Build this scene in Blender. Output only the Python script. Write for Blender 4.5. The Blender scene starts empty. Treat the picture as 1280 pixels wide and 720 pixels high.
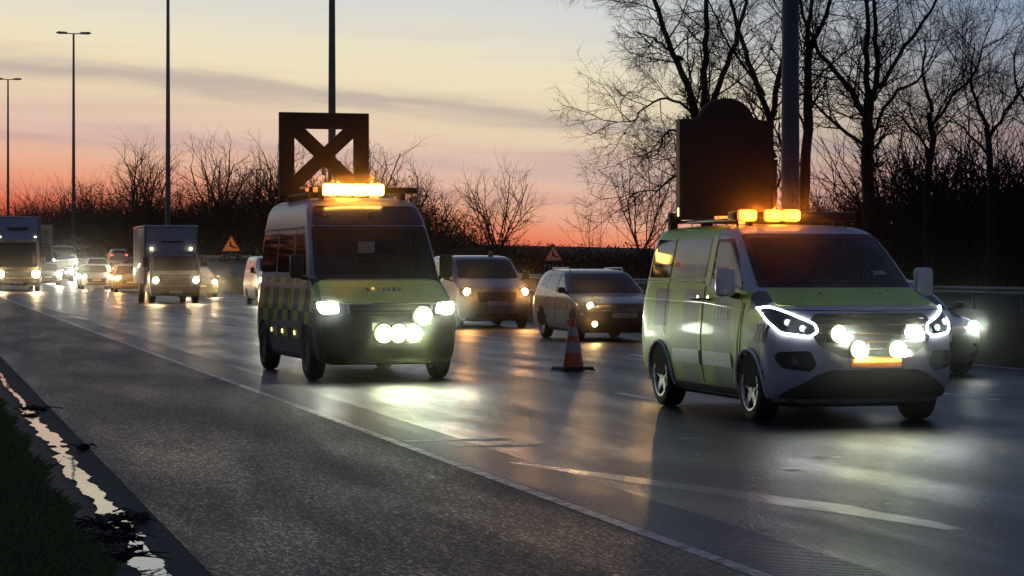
import bpy, bmesh, math, random
from mathutils import Vector, Matrix
S = bpy.context.scene
COL = S.collection
PI = math.pi
R = math.radians

# ------------------------------------------------------------------ camera
TH = math.atan(749 / 3000); CT, ST = math.cos(TH), math.sin(TH)
cam = bpy.data.cameras.new('camera'); camo = bpy.data.objects.new('camera', cam); COL.objects.link(camo)
camo.location = (0, 0, 1.6); camo.rotation_euler = (PI / 2, 0, -TH)
cam.sensor_width = 36; cam.lens = 3000 / 1280 * 36
cam.shift_y = -28 / 1280
cam.clip_start = 0.5; cam.clip_end = 9000
S.camera = camo

# ------------------------------------------------------------------ world (dusk sky)
def lin(c):
    return tuple((v / 255 / 12.92 if v / 255 <= .04045 else ((v / 255 + .055) / 1.055) ** 2.4) for v in c) + (1,)
W = bpy.data.worlds.new('World'); S.world = W; W.use_nodes = True
nt = W.node_tree; nt.nodes.clear()
def N(tree, t, **kw):
    n = tree.nodes.new(t)
    for k, v in kw.items():
        if k.startswith('i_'):
            n.inputs[k[2:].replace('_', ' ')].default_value = v
        else:
            setattr(n, k, v)
    return n
def M_(tree, op, a, b=None, c=None, clamp=False):
    n = tree.nodes.new('ShaderNodeMath'); n.operation = op; n.use_clamp = clamp
    for i, v in enumerate((a, b, c)):
        if v is None: continue
        if hasattr(v, 'links'): tree.links.new(v, n.inputs[i])
        else: n.inputs[i].default_value = v
    return n.outputs[0]
def ramp(tree, fac, stops, interp='LINEAR'):
    n = tree.nodes.new('ShaderNodeValToRGB'); cr = n.color_ramp; cr.interpolation = interp
    while len(cr.elements) > 1: cr.elements.remove(cr.elements[-1])
    cr.elements[0].position = stops[0][0]; cr.elements[0].color = stops[0][1]
    for p, c in stops[1:]:
        e = cr.elements.new(p); e.color = c
    tree.links.new(fac, n.inputs[0]); return n.outputs[0]
def mixc(tree, fac, a, b, mode='MIX'):
    n = tree.nodes.new('ShaderNodeMix'); n.data_type = 'RGBA'; n.blend_type = mode
    for s, v in ((n.inputs[0], fac), (n.inputs[6], a), (n.inputs[7], b)):
        if hasattr(v, 'links'): tree.links.new(v, s)
        else: s.default_value = v
    return n.outputs[2]
tc = N(nt, 'ShaderNodeTexCoord')
sep = N(nt, 'ShaderNodeSeparateXYZ'); nt.links.new(tc.outputs['Generated'], sep.inputs[0])
X_, Y_, Z_ = sep.outputs
az = M_(nt, 'ARCTAN2', X_, Y_)                       # azimuth, radians
daz = M_(nt, 'SUBTRACT', az, TH)                     # from the road view
cmb = N(nt, 'ShaderNodeCombineXYZ')
nt.links.new(M_(nt, 'MULTIPLY', az, 7.0), cmb.inputs[0])
nt.links.new(M_(nt, 'MULTIPLY', M_(nt, 'ADD', Z_, M_(nt, 'MULTIPLY', daz, .09)), 75.0), cmb.inputs[1])
cn = N(nt, 'ShaderNodeTexNoise', i_Scale=1.0, i_Detail=5.0, i_Roughness=.58, i_Distortion=.4); nt.links.new(cmb.outputs[0], cn.inputs['Vector'])
noi = cn.outputs[0]
zz = M_(nt, 'ADD', Z_, M_(nt, 'MULTIPLY', M_(nt, 'SUBTRACT', noi, .5), .020))
zf = M_(nt, 'ADD', zz, M_(nt, 'MULTIPLY', M_(nt, 'MAXIMUM', M_(nt, 'MINIMUM', daz, .25), -.3), .095))
west = ramp(nt, zf, [(0, lin((228, 98, 74))), (.007, lin((234, 114, 84))), (.015, lin((238, 148, 112))), (.025, lin((234, 178, 150))), (.039, lin((226, 192, 174))), (.051, lin((230, 204, 178))),
                     (.062, lin((238, 219, 182))), (.080, lin((237, 225, 194))), (.102, lin((215, 216, 212))), (.14, lin((192, 199, 206))), (.30, lin((100, 116, 144))), (1, lin((42, 53, 80)))])
east = ramp(nt, zf, [(0, lin((170, 84, 78))), (.035, lin((170, 98, 92))), (.062, lin((158, 124, 124))), (.09, lin((150, 150, 158))),
                     (.13, lin((132, 152, 178))), (.3, lin((70, 86, 120))), (1, lin((44, 56, 86)))])
back = ramp(nt, zf, [(0, lin((60, 64, 82))), (.2, lin((66, 76, 102))), (1, lin((46, 58, 88)))])
f1 = N(nt, 'ShaderNodeMapRange', interpolation_type='SMOOTHSTEP'); nt.links.new(daz, f1.inputs[0])
f1.inputs[1].default_value = .02; f1.inputs[2].default_value = .24
c = mixc(nt, f1.outputs[0], west, east)
f2 = N(nt, 'ShaderNodeMapRange', interpolation_type='SMOOTHSTEP')
nt.links.new(M_(nt, 'ABSOLUTE', M_(nt, 'ADD', daz, .15)), f2.inputs[0]); f2.inputs[1].default_value = .5; f2.inputs[2].default_value = 1.7
c = mixc(nt, f2.outputs[0], c, back)
# long thin grey-violet cloud band sloping down to the right, and fainter streaks
bandz = M_(nt, 'SUBTRACT', Z_, M_(nt, 'MULTIPLY_ADD', daz, -.095, .0625))
bandz = M_(nt, 'ADD', bandz, M_(nt, 'MULTIPLY', M_(nt, 'SUBTRACT', noi, .5), .022))
bg = M_(nt, 'POWER', 2.718, M_(nt, 'MULTIPLY', M_(nt, 'MULTIPLY', bandz, bandz), -1 / (.0042 ** 2)))
cm2 = N(nt, 'ShaderNodeCombineXYZ'); nt.links.new(M_(nt, 'MULTIPLY', az, 4.0), cm2.inputs[0]); nt.links.new(M_(nt, 'MULTIPLY', Z_, 120.0), cm2.inputs[1])
n2 = N(nt, 'ShaderNodeTexNoise', i_Scale=1.0, i_Detail=4.0, i_Roughness=.6); nt.links.new(cm2.outputs[0], n2.inputs['Vector'])
st = M_(nt, 'MULTIPLY', M_(nt, 'SUBTRACT', n2.outputs[0], .50, clamp=True), 2.2, clamp=True)
up = N(nt, 'ShaderNodeMapRange'); nt.links.new(Z_, up.inputs[0]); up.inputs[1].default_value = .075; up.inputs[2].default_value = .11; up.inputs[3].default_value = 1; up.inputs[4].default_value = .1
st = M_(nt, 'MULTIPLY', st, up.outputs[0])
c = mixc(nt, M_(nt, 'MULTIPLY', st, .42, clamp=True), c, lin((176, 136, 140)))
b2z = M_(nt, 'ADD', M_(nt, 'SUBTRACT', Z_, M_(nt, 'MULTIPLY_ADD', daz, -.05, .043)), M_(nt, 'MULTIPLY', M_(nt, 'SUBTRACT', noi, .5), .03))
bg2_ = M_(nt, 'POWER', 2.718, M_(nt, 'MULTIPLY', M_(nt, 'MULTIPLY', b2z, b2z), -1 / (.0045 ** 2)))
c = mixc(nt, M_(nt, 'MULTIPLY', bg2_, .30), c, lin((166, 138, 148)))
b3z = M_(nt, 'ADD', M_(nt, 'SUBTRACT', Z_, M_(nt, 'MULTIPLY_ADD', daz, -.02, .028)), M_(nt, 'MULTIPLY', M_(nt, 'SUBTRACT', n2.outputs[0], .5), .02))
bg3_ = M_(nt, 'POWER', 2.718, M_(nt, 'MULTIPLY', M_(nt, 'MULTIPLY', b3z, b3z), -1 / (.002 ** 2)))
c = mixc(nt, M_(nt, 'MULTIPLY', bg3_, .25), c, lin((170, 122, 130)))
c = mixc(nt, M_(nt, 'MULTIPLY', bg, .54), c, lin((148, 138, 152)))
bgn = N(nt, 'ShaderNodeBackground'); nt.links.new(c, bgn.inputs[0]); bgn.inputs[1].default_value = 1.0
sky = N(nt, 'ShaderNodeTexSky', sky_type='NISHITA', sun_disc=False, sun_elevation=R(-4), sun_rotation=R(-5))
bg2 = N(nt, 'ShaderNodeBackground'); nt.links.new(sky.outputs[0], bg2.inputs[0]); bg2.inputs[1].default_value = .05
ad = N(nt, 'ShaderNodeAddShader'); nt.links.new(bgn.outputs[0], ad.inputs[0]); nt.links.new(bg2.outputs[0], ad.inputs[1])
wo = N(nt, 'ShaderNodeOutputWorld'); nt.links.new(ad.outputs[0], wo.inputs[0])

S.view_settings.view_transform = 'Standard'; S.view_settings.look = 'None'
S.view_settings.exposure = 0; S.view_settings.gamma = 1
S.render.engine = 'CYCLES'
S.cycles.use_denoising = True
try: S.cycles.denoiser = 'OPENIMAGEDENOISE'
except Exception: pass
S.cycles.max_bounces = 5; S.cycles.diffuse_bounces = 2; S.cycles.glossy_bounces = 3; S.cycles.transmission_bounces = 2
S.cycles.caustics_reflective = False; S.cycles.caustics_refractive = False
S.cycles.sample_clamp_indirect = 6

# ------------------------------------------------------------------ helpers
def g(Y):
    if Y < 100: return 0.0
    if Y < 180: return 1e-4 * (Y - 100) ** 2
    if Y < 260: return .64 + (Y - 180) * .016
    return 1.92
def cv(Y): return -.00034 * max(0, Y - 150) ** 2
def at(px, z):
    xc = (px - 640) / 3000 * z
    return (xc * CT + z * ST, -xc * ST + z * CT)

def tag(o, label=None, cat=None, group=None, kind=None):
    if label: o['label'] = label
    if cat: o['category'] = cat
    if group: o['group'] = group
    if kind: o['kind'] = kind
    return o
def thing(name, label, cat, loc=(0, 0, 0), rz=0, group=None):
    o = bpy.data.objects.new(name, None); COL.objects.link(o)
    o.location = loc; o.rotation_euler = (0, 0, rz); o.empty_display_size = .3
    return tag(o, label, cat, group)
def link(name, me, mats, parent=None, smooth=True, angle=35):
    if not isinstance(mats, (list, tuple)): mats = [mats]
    for m in mats: me.materials.append(m)
    me.update()
    if smooth:
        me.shade_smooth()
        try: me.set_sharp_from_angle(angle=R(angle))
        except Exception: pass
    o = bpy.data.objects.new(name, me); COL.objects.link(o)
    if parent: o.parent = parent
    return o
class MB:
    """mesh buffer"""
    def __init__(s): s.v = []; s.f = []; s.mi = []
    def add(s, vs, fs, mi=0):
        b = len(s.v); s.v += [tuple(v) for v in vs]
        for f in fs: s.f.append(tuple(b + i for i in f)); s.mi.append(mi)
        return s
    def box(s, cx, cy, cz, sx, sy, sz, mi=0, rz=0, bev=0):
        x, y, z = sx / 2, sy / 2, sz / 2
        if bev:
            bm = bmesh.new(); bmesh.ops.create_cube(bm, size=1)
            bmesh.ops.scale(bm, vec=(sx, sy, sz), verts=bm.verts)
            bmesh.ops.bevel(bm, geom=list(bm.edges), offset=min(bev, .49 * min(sx, sy, sz)), segments=2, profile=.5, affect='EDGES')
            bm.verts.index_update()
            vs = [v.co.copy() for v in bm.verts]; fs = [[v.index for v in f.verts] for f in bm.faces]; bm.free()
        else:
            vs = [Vector(p) for p in ((-x, -y, -z), (x, -y, -z), (x, y, -z), (-x, y, -z), (-x, -y, z), (x, -y, z), (x, y, z), (-x, y, z))]
            fs = [(0, 3, 2, 1), (4, 5, 6, 7), (0, 1, 5, 4), (1, 2, 6, 5), (2, 3, 7, 6), (3, 0, 4, 7)]
        m = Matrix.Translation((cx, cy, cz)) @ Matrix.Rotation(rz, 4, 'Z')
        return s.add([m @ v for v in vs], fs, mi)
    def tube(s, pts, rad, n=8, mi=0, cap=True, closed=False):
        pts = [Vector(p) for p in pts]; k = len(pts)
        if not isinstance(rad, (list, tuple)): rad = [rad] * k
        vs = []; fs = []
        up = Vector((0, 0, 1))
        for i in range(k):
            a = pts[(i - 1) % k] if (closed or i > 0) else pts[0]
            b = pts[(i + 1) % k] if (closed or i < k - 1) else pts[-1]
            d = (b - a).normalized()
            u = d.cross(up)
            if u.length < .08: u = d.cross(Vector((1, .2, 0)))
            u.normalize(); w = d.cross(u)
            for j in range(n):
                t = 2 * PI * j / n
                vs.append(pts[i] + (u * math.cos(t) + w * math.sin(t)) * rad[i])
        for i in range(k if closed else k - 1):
            i2 = (i + 1) % k
            for j in range(n):
                fs.append((i * n + j, i * n + (j + 1) % n, i2 * n + (j + 1) % n, i2 * n + j))
        if cap and not closed:
            fs.append(tuple(range(n - 1, -1, -1))); fs.append(tuple((k - 1) * n + j for j in range(n)))
        return s.add(vs, fs, mi)
    def lathe(s, prof, n=24, axis='Z', c=(0, 0, 0), mi=0, caps=True):
        """prof: (r, h)"""
        vs = []; fs = []
        for r, h in prof:
            for j in range(n):
                t = 2 * PI * j / n; a, b = r * math.cos(t), r * math.sin(t)
                p = {'Z': (a, b, h), 'X': (h, a, b), 'Y': (a, h, b)}[axis]
                vs.append((p[0] + c[0], p[1] + c[1], p[2] + c[2]))
        for i in range(len(prof) - 1):
            for j in range(n):
                fs.append((i * n + j, i * n + (j + 1) % n, (i + 1) * n + (j + 1) % n, (i + 1) * n + j))
        if caps:
            fs.append(tuple(range(n))); fs.append(tuple((len(prof) - 1) * n + j for j in range(n)))
        return s.add(vs, fs, mi)
    def prism(s, poly, y0, y1, plane='XZ', mi=0):
        k = len(poly)
        def P(a, b, h): return (a, h, b) if plane == 'XZ' else ((h, a, b) if plane == 'YZ' else (a, b, h))
        vs = [P(a, b, y0) for a, b in poly] + [P(a, b, y1) for a, b in poly]
        fs = [tuple(range(k)), tuple(range(2 * k - 1, k - 1, -1))]
        for i in range(k): fs.append((i, (i + 1) % k, k + (i + 1) % k, k + i))
        return s.add(vs, fs, mi)
    def mesh(s, name='m', fix=True):
        me = bpy.data.meshes.new(name); me.from_pydata(s.v, [], s.f); me.polygons.foreach_set('material_index', s.mi)
        if fix:
            bm = bmesh.new(); bm.from_mesh(me); bmesh.ops.recalc_face_normals(bm, faces=bm.faces); bm.to_mesh(me); bm.free()
        return me
    def build(s, name, mats, parent=None, smooth=True, fix=True, angle=35):
        return link(name, s.mesh(name, fix), mats, parent, smooth, angle)

# ------------------------------------------------------------------ materials
def mat(name, col, rough=.5, metal=0, coat=0, emit=None, es=0, spec=.5, noise=0, nscale=8, bump=0, bscale=60):
    m = bpy.data.materials.new(name); m.use_nodes = True; t = m.node_tree
    b = t.nodes['Principled BSDF']
    col = tuple(col[:3]) + (1,)
    b.inputs['Base Color'].default_value = col; b.inputs['Roughness'].default_value = rough
    b.inputs['Metallic'].default_value = metal; b.inputs['Coat Weight'].default_value = coat; b.inputs['Coat Roughness'].default_value = .06
    b.inputs['Specular IOR Level'].default_value = spec
    if emit:
        b.inputs['Emission Color'].default_value = tuple(emit[:3]) + (1,); b.inputs['Emission Strength'].default_value = es
    if noise or bump:
        tcn = N(t, 'ShaderNodeTexCoord')
    if noise:
        n = N(t, 'ShaderNodeTexNoise', i_Scale=nscale, i_Detail=6.0, i_Roughness=.65); t.links.new(tcn.outputs['Object'], n.inputs['Vector'])
        lo = tuple(v * (1 - noise) for v in col[:3]) + (1,); hi = tuple(min(1, v * (1 + noise)) for v in col[:3]) + (1,)
        t.links.new(ramp(t, n.outputs[0], [(.3, lo), (.7, hi)]), b.inputs['Base Color'])
        t.links.new(M_(t, 'MULTIPLY_ADD', n.outputs[0], .25, rough - .12, clamp=True), b.inputs['Roughness'])
    if bump:
        n = N(t, 'ShaderNodeTexNoise', i_Scale=bscale, i_Detail=4.0); t.links.new(tcn.outputs['Object'], n.inputs['Vector'])
        bp = N(t, 'ShaderNodeBump', i_Strength=bump, i_Distance=.01); t.links.new(n.outputs[0], bp.inputs['Height']); t.links.new(bp.outputs[0], b.inputs['Normal'])
    return m
M = {}
M['black'] = mat('black_plastic', (.012, .012, .013), .45, noise=.3, nscale=14)
M['matt'] = mat('matt_dark', (.015, .014, .013), .7, noise=.3)
M['under'] = mat('underbody', (.006, .006, .006), .9)
M['tyre'] = mat('tyre_rubber', (.014, .014, .015), .75, noise=.4, nscale=20, bump=.3, bscale=90)
M['rim'] = mat('alloy', (.55, .56, .58), .28, metal=.9, noise=.15)
M['rimdark'] = mat('alloy_dark', (.10, .10, .11), .4, metal=.7)
M['glass'] = mat('dark_glass', (.006, .007, .009), .04, spec=.6)
M['lens'] = mat('lens', (.12, .13, .14), .12, metal=.5, coat=.6)
M['chrome'] = mat('chrome', (.6, .6, .62), .15, metal=1)
M['steel'] = mat('galvanised', (.20, .21, .21), .55, metal=.6, noise=.3, nscale=3)
M['pole'] = mat('pole_paint', (.12, .125, .13), .55, noise=.25, nscale=2)
M['plate'] = mat('plate', (.35, .33, .30), .5)
M['white'] = mat('white_paint', (.72, .73, .76), .3, coat=.6, noise=.05, nscale=3)
M['silver'] = mat('silver_paint', (.32, .34, .37), .35, metal=.4, coat=.7, noise=.08)
M['bluegrey'] = mat('bluegrey_paint', (.12, .14, .18), .35, metal=.4, coat=.8, noise=.1)
M['darkpaint'] = mat('charcoal_paint', (.018, .020, .027), .3, metal=.2, coat=.9, noise=.12)
M['brownpaint'] = mat('brown_paint', (.075, .055, .05), .35, metal=.3, coat=.7, noise=.1)
M['redpaint'] = mat('red_brown_paint', (.16, .07, .05), .35, metal=.2, coat=.7)
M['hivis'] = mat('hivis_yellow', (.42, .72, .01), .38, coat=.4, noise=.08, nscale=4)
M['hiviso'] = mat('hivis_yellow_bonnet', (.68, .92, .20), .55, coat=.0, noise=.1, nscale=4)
M['cloth'] = mat('reflective_strip', (.5, .52, .5), .35, metal=.3)
def emit(name, col, s):
    return mat(name, (.8, .8, .8), .3, emit=col, es=s)
M['e_white'] = emit('lamp_cool', (.92, 1, .86), 25)
M['e_drl'] = emit('lamp_daylight_ring', (.92, .97, 1), 9)
M['e_work'] = emit('lamp_work', (.90, 1, .62), 30)
M['e_warm'] = emit('lamp_warm', (1, .62, .24), 150)
M['e_far'] = emit('lamp_far', (1, .72, .38), 300)
M['e_farw'] = emit('lamp_far_white', (1, .93, .72), 300)
M['e_faro'] = emit('lamp_far_orange', (1, .46, .13), 300)
M['e_amber'] = emit('beacon_amber', (1, .36, .02), 26)
M['e_amberd'] = emit('beacon_amber_deep', (1, .30, .02), 7)
M['e_ambers'] = emit('beacon_amber_small', (1, .17, .003), 1.7)
M['e_amberw'] = emit('beacon_amber_bright', (1, .52, .10), 16)
M['e_red'] = emit('tail_red', (1, .06, .03), 5)
M['e_dim'] = emit('marker', (1, .75, .3), 3)
M['e_blue'] = emit('lamp_faint', (.85, .92, 1), 1.1)

gm_ = bpy.data.materials.new('clear_glass'); gm_.use_nodes = True; t = gm_.node_tree; t.nodes.clear()
tr = N(t, 'ShaderNodeBsdfTransparent'); tr.inputs[0].default_value = (.42, .45, .44, 1); gl = N(t, 'ShaderNodeBsdfGlossy'); gl.inputs[0].default_value = (.9, .9, .9, 1); gl.inputs[1].default_value = .03
fr_ = N(t, 'ShaderNodeFresnel', i_IOR=1.5); mx = N(t, 'ShaderNodeMixShader'); t.links.new(fr_.outputs[0], mx.inputs[0]); t.links.new(tr.outputs[0], mx.inputs[1]); t.links.new(gl.outputs[0], mx.inputs[2])
ou = N(t, 'ShaderNodeOutputMaterial'); t.links.new(mx.outputs[0], ou.inputs[0]); M['clear'] = gm_
M['seat'] = mat('seat_cloth', (.035, .035, .04), .9, noise=.3)
M['dash'] = mat('dashboard', (.025, .025, .027), .7, noise=.2)
def livery(name, base, A, B, rows, blk, phase, yr, extra=()):
    """chequer livery: blocks of A and B along the flank, by object position"""
    m = mat(name, base, .42, coat=.2, spec=.4); t = m.node_tree; b = t.nodes['Principled BSDF']
    tcn = N(t, 'ShaderNodeTexCoord'); s = N(t, 'ShaderNodeSeparateXYZ'); t.links.new(tcn.outputs['Object'], s.inputs[0])
    x, y, z = s.outputs
    n = N(t, 'ShaderNodeTexNoise', i_Scale=3.0, i_Detail=5.0); t.links.new(tcn.outputs['Object'], n.inputs['Vector'])
    cur = mixc(t, M_(t, 'MULTIPLY', n.outputs[0], .25), tuple(base) + (1,), tuple(v * .6 for v in base) + (1,))
    side = M_(t, 'GREATER_THAN', M_(t, 'ABSOLUTE', x), .70)
    iny = M_(t, 'MULTIPLY', M_(t, 'GREATER_THAN', y, yr[0]), M_(t, 'LESS_THAN', y, yr[1]))
    iny = M_(t, 'MULTIPLY', iny, side)
    for k, (z0, z1, a, bb) in enumerate(rows):
        inz = M_(t, 'MULTIPLY', M_(t, 'GREATER_THAN', z, z0), M_(t, 'LESS_THAN', z, z1))
        msk = M_(t, 'MULTIPLY', inz, iny)
        par = M_(t, 'GREATER_THAN', M_(t, 'FRACT', M_(t, 'MULTIPLY_ADD', y, .5 / blk, phase + .5 * k)), .5)
        cc = mixc(t, par, tuple(a) + (1,), tuple(bb) + (1,))
        cur = mixc(t, msk, cur, cc)
    for z0, z1, y0, y1, col in extra:
        a1 = M_(t, 'MULTIPLY', M_(t, 'GREATER_THAN', z, z0), M_(t, 'LESS_THAN', z, z1)); a2 = M_(t, 'MULTIPLY', M_(t, 'GREATER_THAN', y, y0), M_(t, 'LESS_THAN', y, y1))
        cur = mixc(t, M_(t, 'MULTIPLY', M_(t, 'MULTIPLY', a1, a2), M_(t, 'GREATER_THAN', M_(t, 'ABSOLUTE', x), .60)), cur, tuple(col) + (1,))
    dn = N(t, 'ShaderNodeTexNoise', i_Scale=5.0, i_Detail=7.0, i_Roughness=.7); t.links.new(tcn.outputs['Object'], dn.inputs['Vector'])
    dz_ = N(t, 'ShaderNodeMapRange'); t.links.new(z, dz_.inputs[0]); dz_.inputs[1].default_value = .95; dz_.inputs[2].default_value = .25; dz_.inputs[3].default_value = 0; dz_.inputs[4].default_value = 1
    dm = M_(t, 'MULTIPLY', dz_.outputs[0], M_(t, 'MULTIPLY_ADD', dn.outputs[0], 2.4, -.75, clamp=True), clamp=True)
    cur = mixc(t, M_(t, 'MULTIPLY', dm, .65), cur, (.09, .08, .065, 1))
    ge = N(t, 'ShaderNodeNewGeometry'); cur = mixc(t, ge.outputs['Backfacing'], cur, (.05, .05, .055, 1))
    t.links.new(cur, b.inputs['Base Color'])
    return m
YEL = (.46, .78, .01); NAVY = (.02, .03, .07); PALE = (.14, .23, .15); WH = (.66, .67, .74)
M['liv_a'] = livery('livery_white_yellow', WH, YEL, NAVY,
                    [(.92, 1.34, YEL, (.035, .06, .10)), (.30, .92, PALE, (.36, .60, .03))], .52, .05, (.62, 4.9), [(1.34, 2.12, 2.36, 5.2, YEL)])
M['liv_b'] = livery('livery_dark_yellow', (.46, .46, .46), YEL, NAVY,
                    [(.95, 1.42, (.02, .04, .05), (.38, .60, .02)), (.55, .95, (.02, .04, .05), (.38, .60, .02)), (.2, .55, (.03, .035, .03), (.03, .035, .03))], .42, .0, (.3, 5.9), [(.1, 1.0, -1, .62, (.02, .02, .02))])

def asphalt(name, base, r0, r1, grain, gscale, sp=.5, ysc=.16, spark=0.0, dist=.012):
    m = bpy.data.materials.new(name); m.use_nodes = True; t = m.node_tree; b = t.nodes['Principled BSDF']
    tcn = N(t, 'ShaderNodeTexCoord'); o = tcn.outputs['Object']
    mp = N(t, 'ShaderNodeMapping'); mp.inputs['Scale'].default_value = (1, .16, 1); t.links.new(o, mp.inputs[0])
    big = N(t, 'ShaderNodeTexNoise', i_Scale=1.1, i_Detail=6.0, i_Roughness=.6, i_Distortion=.3); t.links.new(mp.outputs[0], big.inputs['Vector'])
    mg = N(t, 'ShaderNodeMapping'); mg.inputs['Scale'].default_value = (1, ysc, 1); t.links.new(o, mg.inputs[0])
    fine = N(t, 'ShaderNodeTexNoise', i_Scale=gscale, i_Detail=2.0, i_Roughness=.8); t.links.new(mg.outputs[0], fine.inputs['Vector'])
    vor = N(t, 'ShaderNodeTexVoronoi', i_Scale=gscale * .8); t.links.new(mg.outputs[0], vor.inputs['Vector'])
    c1 = ramp(t, big.outputs[0], [(.3, tuple(v * .55 for v in base) + (1,)), (.55, tuple(base) + (1,)), (.75, tuple(v * 1.5 for v in base) + (1,))])
    c2 = mixc(t, 1.0, c1, ramp(t, fine.outputs[0], [(.38, (.2, .2, .2, 1)), (.60, (1.7, 1.7, 1.7, 1))]), 'MULTIPLY')
    t.links.new(c2, b.inputs['Base Color'])
    rr = N(t, 'ShaderNodeMapRange'); t.links.new(big.outputs[0], rr.inputs[0])
    rr.inputs[1].default_value = .32; rr.inputs[2].default_value = .68; rr.inputs[3].default_value = r0; rr.inputs[4].default_value = r1
    vs_ = N(t, 'ShaderNodeSeparateColor'); t.links.new(vor.outputs[1], vs_.inputs[0])
    wet = M_(t, 'MULTIPLY', M_(t, 'GREATER_THAN', vs_.outputs[0], .80), spark)
    t.links.new(M_(t, 'SUBTRACT', M_(t, 'MULTIPLY_ADD', fine.outputs[0], .12, M_(t, 'SUBTRACT', rr.outputs[0], .06)), wet, clamp=True), b.inputs['Roughness'])
    b.inputs['Specular IOR Level'].default_value = sp
    h = M_(t, 'ADD', M_(t, 'MULTIPLY', fine.outputs[0], .7), M_(t, 'MULTIPLY', vor.outputs[0], .5))
    bp = N(t, 'ShaderNodeBump', i_Strength=grain, i_Distance=dist); t.links.new(h, bp.inputs['Height']); t.links.new(bp.outputs[0], b.inputs['Normal'])
    return m
M['lane'] = asphalt('wet_asphalt', (.030, .030, .032), .30, .50, .55, 75, .34, .2, .03, .010)
M['shoulder'] = asphalt('coarse_asphalt', (.050, .051, .051), .5, .72, 1.0, 85, .3, .26, .16, .016)
M['seam'] = asphalt('worn_asphalt', (.055, .053, .05), .25, .36, .5, 70)
M['opp'] = asphalt('far_asphalt', (.03, .03, .033), .6, .8, .5, 20)
M['concrete'] = mat('concrete', (.07, .07, .042), .85, noise=.45, nscale=2.2, bump=.4, bscale=25)
M['gutter'] = mat('gutter_concrete', (.05, .05, .048), .75, noise=.75, nscale=4, bump=1, bscale=55, spec=.25)
M['paint'] = mat('road_paint', (.62, .62, .60), .45, noise=.5, nscale=9, bump=.3)
for k_ in ('paint',):
    t = M[k_].node_tree; b = t.nodes['Principled BSDF']; o_ = N(t, 'ShaderNodeTexCoord'); n_ = N(t, 'ShaderNodeTexNoise', i_Scale=6.0, i_Detail=8.0, i_Roughness=.75); t.links.new(o_.outputs['Object'], n_.inputs['Vector'])
    t.links.new(ramp(t, n_.outputs[0], [(.40, (.06, .06, .06, 1)), (.56, (.6, .6, .58, 1))]), b.inputs['Base Color'])
M['paint2'] = mat('lane_paint', (.75, .75, .72), .5, noise=.3, nscale=9)
M['soil'] = mat('verge_soil', (.022, .024, .012), .95, noise=.6, nscale=3, bump=.8, bscale=12)
M['grass'] = mat('grass_blades', (.12, .15, .035), .75, noise=.5, nscale=9)
M['bark'] = mat('bark', (.020, .017, .014), .9, noise=.4, nscale=4)
M['twig'] = mat('twigs', (.016, .012, .011), .9)
M['leaf'] = mat('dark_leaves', (.012, .014, .008), .9)
M['rot'] = mat('rotting_leaves', (.035, .027, .018), .7, noise=.6, nscale=30)
M['cone'] = mat('cone_orange', (.85, .11, .03), .45, noise=.15, nscale=12)
M['conew'] = mat('cone_white', (.55, .46, .44), .5, noise=.2, nscale=12)
M['signred'] = mat('sign_red', (.45, .04, .03), .5)
M['signorg'] = mat('sign_orange', (.75, .26, .05), .5, emit=(1, .26, .04), es=.22)  # emission stands in for headlight thrown back by the sign
M['signorg2'] = mat('sign_orange_dull', (.85, .30, .22), .5, emit=(1, .3, .2), es=.06)  # faint emission, again imitating returned headlight
M['signtxt'] = mat('sign_text', (.5, .5, .48), .5)
M['wet'] = mat('gutter_water', (.01, .011, .013), .03, spec=1)
_t = M['wet'].node_tree; _b = _t.nodes['Principled BSDF']; _n = N(_t, 'ShaderNodeTexNoise', i_Scale=7.0, i_Detail=3.0); _tc = N(_t, 'ShaderNodeTexCoord')
_t.links.new(_tc.outputs['Object'], _n.inputs['Vector']); _bp = N(_t, 'ShaderNodeBump', i_Strength=.12, i_Distance=.01); _t.links.new(_n.outputs[0], _bp.inputs['Height']); _t.links.new(_bp.outputs[0], _b.inputs['Normal'])

# ------------------------------------------------------------------ ground and road
def ygrid(y0, y1):
    ys = [y0]; y = y0
    while y < y1:
        y += 2 if y < 60 else (5 if y < 300 else 25)
        ys.append(min(y, y1))
    return ys
def strip(name, x0, x1, y0, y1, dz, m, parent=None, mb=None, prof=None):
    own = mb is None; mb = mb or MB(); ys = ygrid(y0, y1)
    prof = prof or [(x0, 0), (x1, 0)]
    k = len(prof)
    vs = [(x + cv(y), y, g(y) + dz + h) for y in ys for x, h in prof]
    fs = [(i * k + j, i * k + j + 1, (i + 1) * k + j + 1, (i + 1) * k + j) for i in range(len(ys) - 1) for j in range(k - 1)]
    mb.add(vs, fs)
    if own: return mb.build(name, m, parent, smooth=True, fix=False)
gb = MB(); xs = [-2500, -600, -150, -40, -6, .2, 1.6, 8, 17, 20, 28, 36, 38.5, 41, 46, 60, 120, 400, 1200, 4000]
ys = ygrid(-60, 500) + [700, 1200, 2500, 6000]
def gh(x, y):
    d = 0
    if x < -6: d = .1
    if 38 < x: d = min(2.2, (x - 38) * .12)
    if x > 100: d = 1.0
    if x < 200 and x > -100 and y < 700: return g(y) - .09 + d
    return -.09 + d + g(y)
vs = [((x + (cv(y) if y < 520 else cv(520)) if -10 < x < 100 else x), y, gh(x, y)) for y in ys for x in xs]
k = len(xs); fs = [(i * k + j, i * k + j + 1, (i + 1) * k + j + 1, (i + 1) * k + j) for i in range(len(ys) - 1) for j in range(k - 1)]
gb.add(vs, fs); tag(gb.build('ground', M['soil'], fix=False), kind='structure')
tag(strip('hard_shoulder', 1.50, 4.22, -20, 480, .0, M['shoulder']), kind='structure')
tag(strip('road', 4.22, 17.0, -20, 500, .0, M['lane']), kind='structure')
tag(strip('far_road', 20.2, 36.5, -20, 500, .02, M['opp']), kind='structure')
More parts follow.
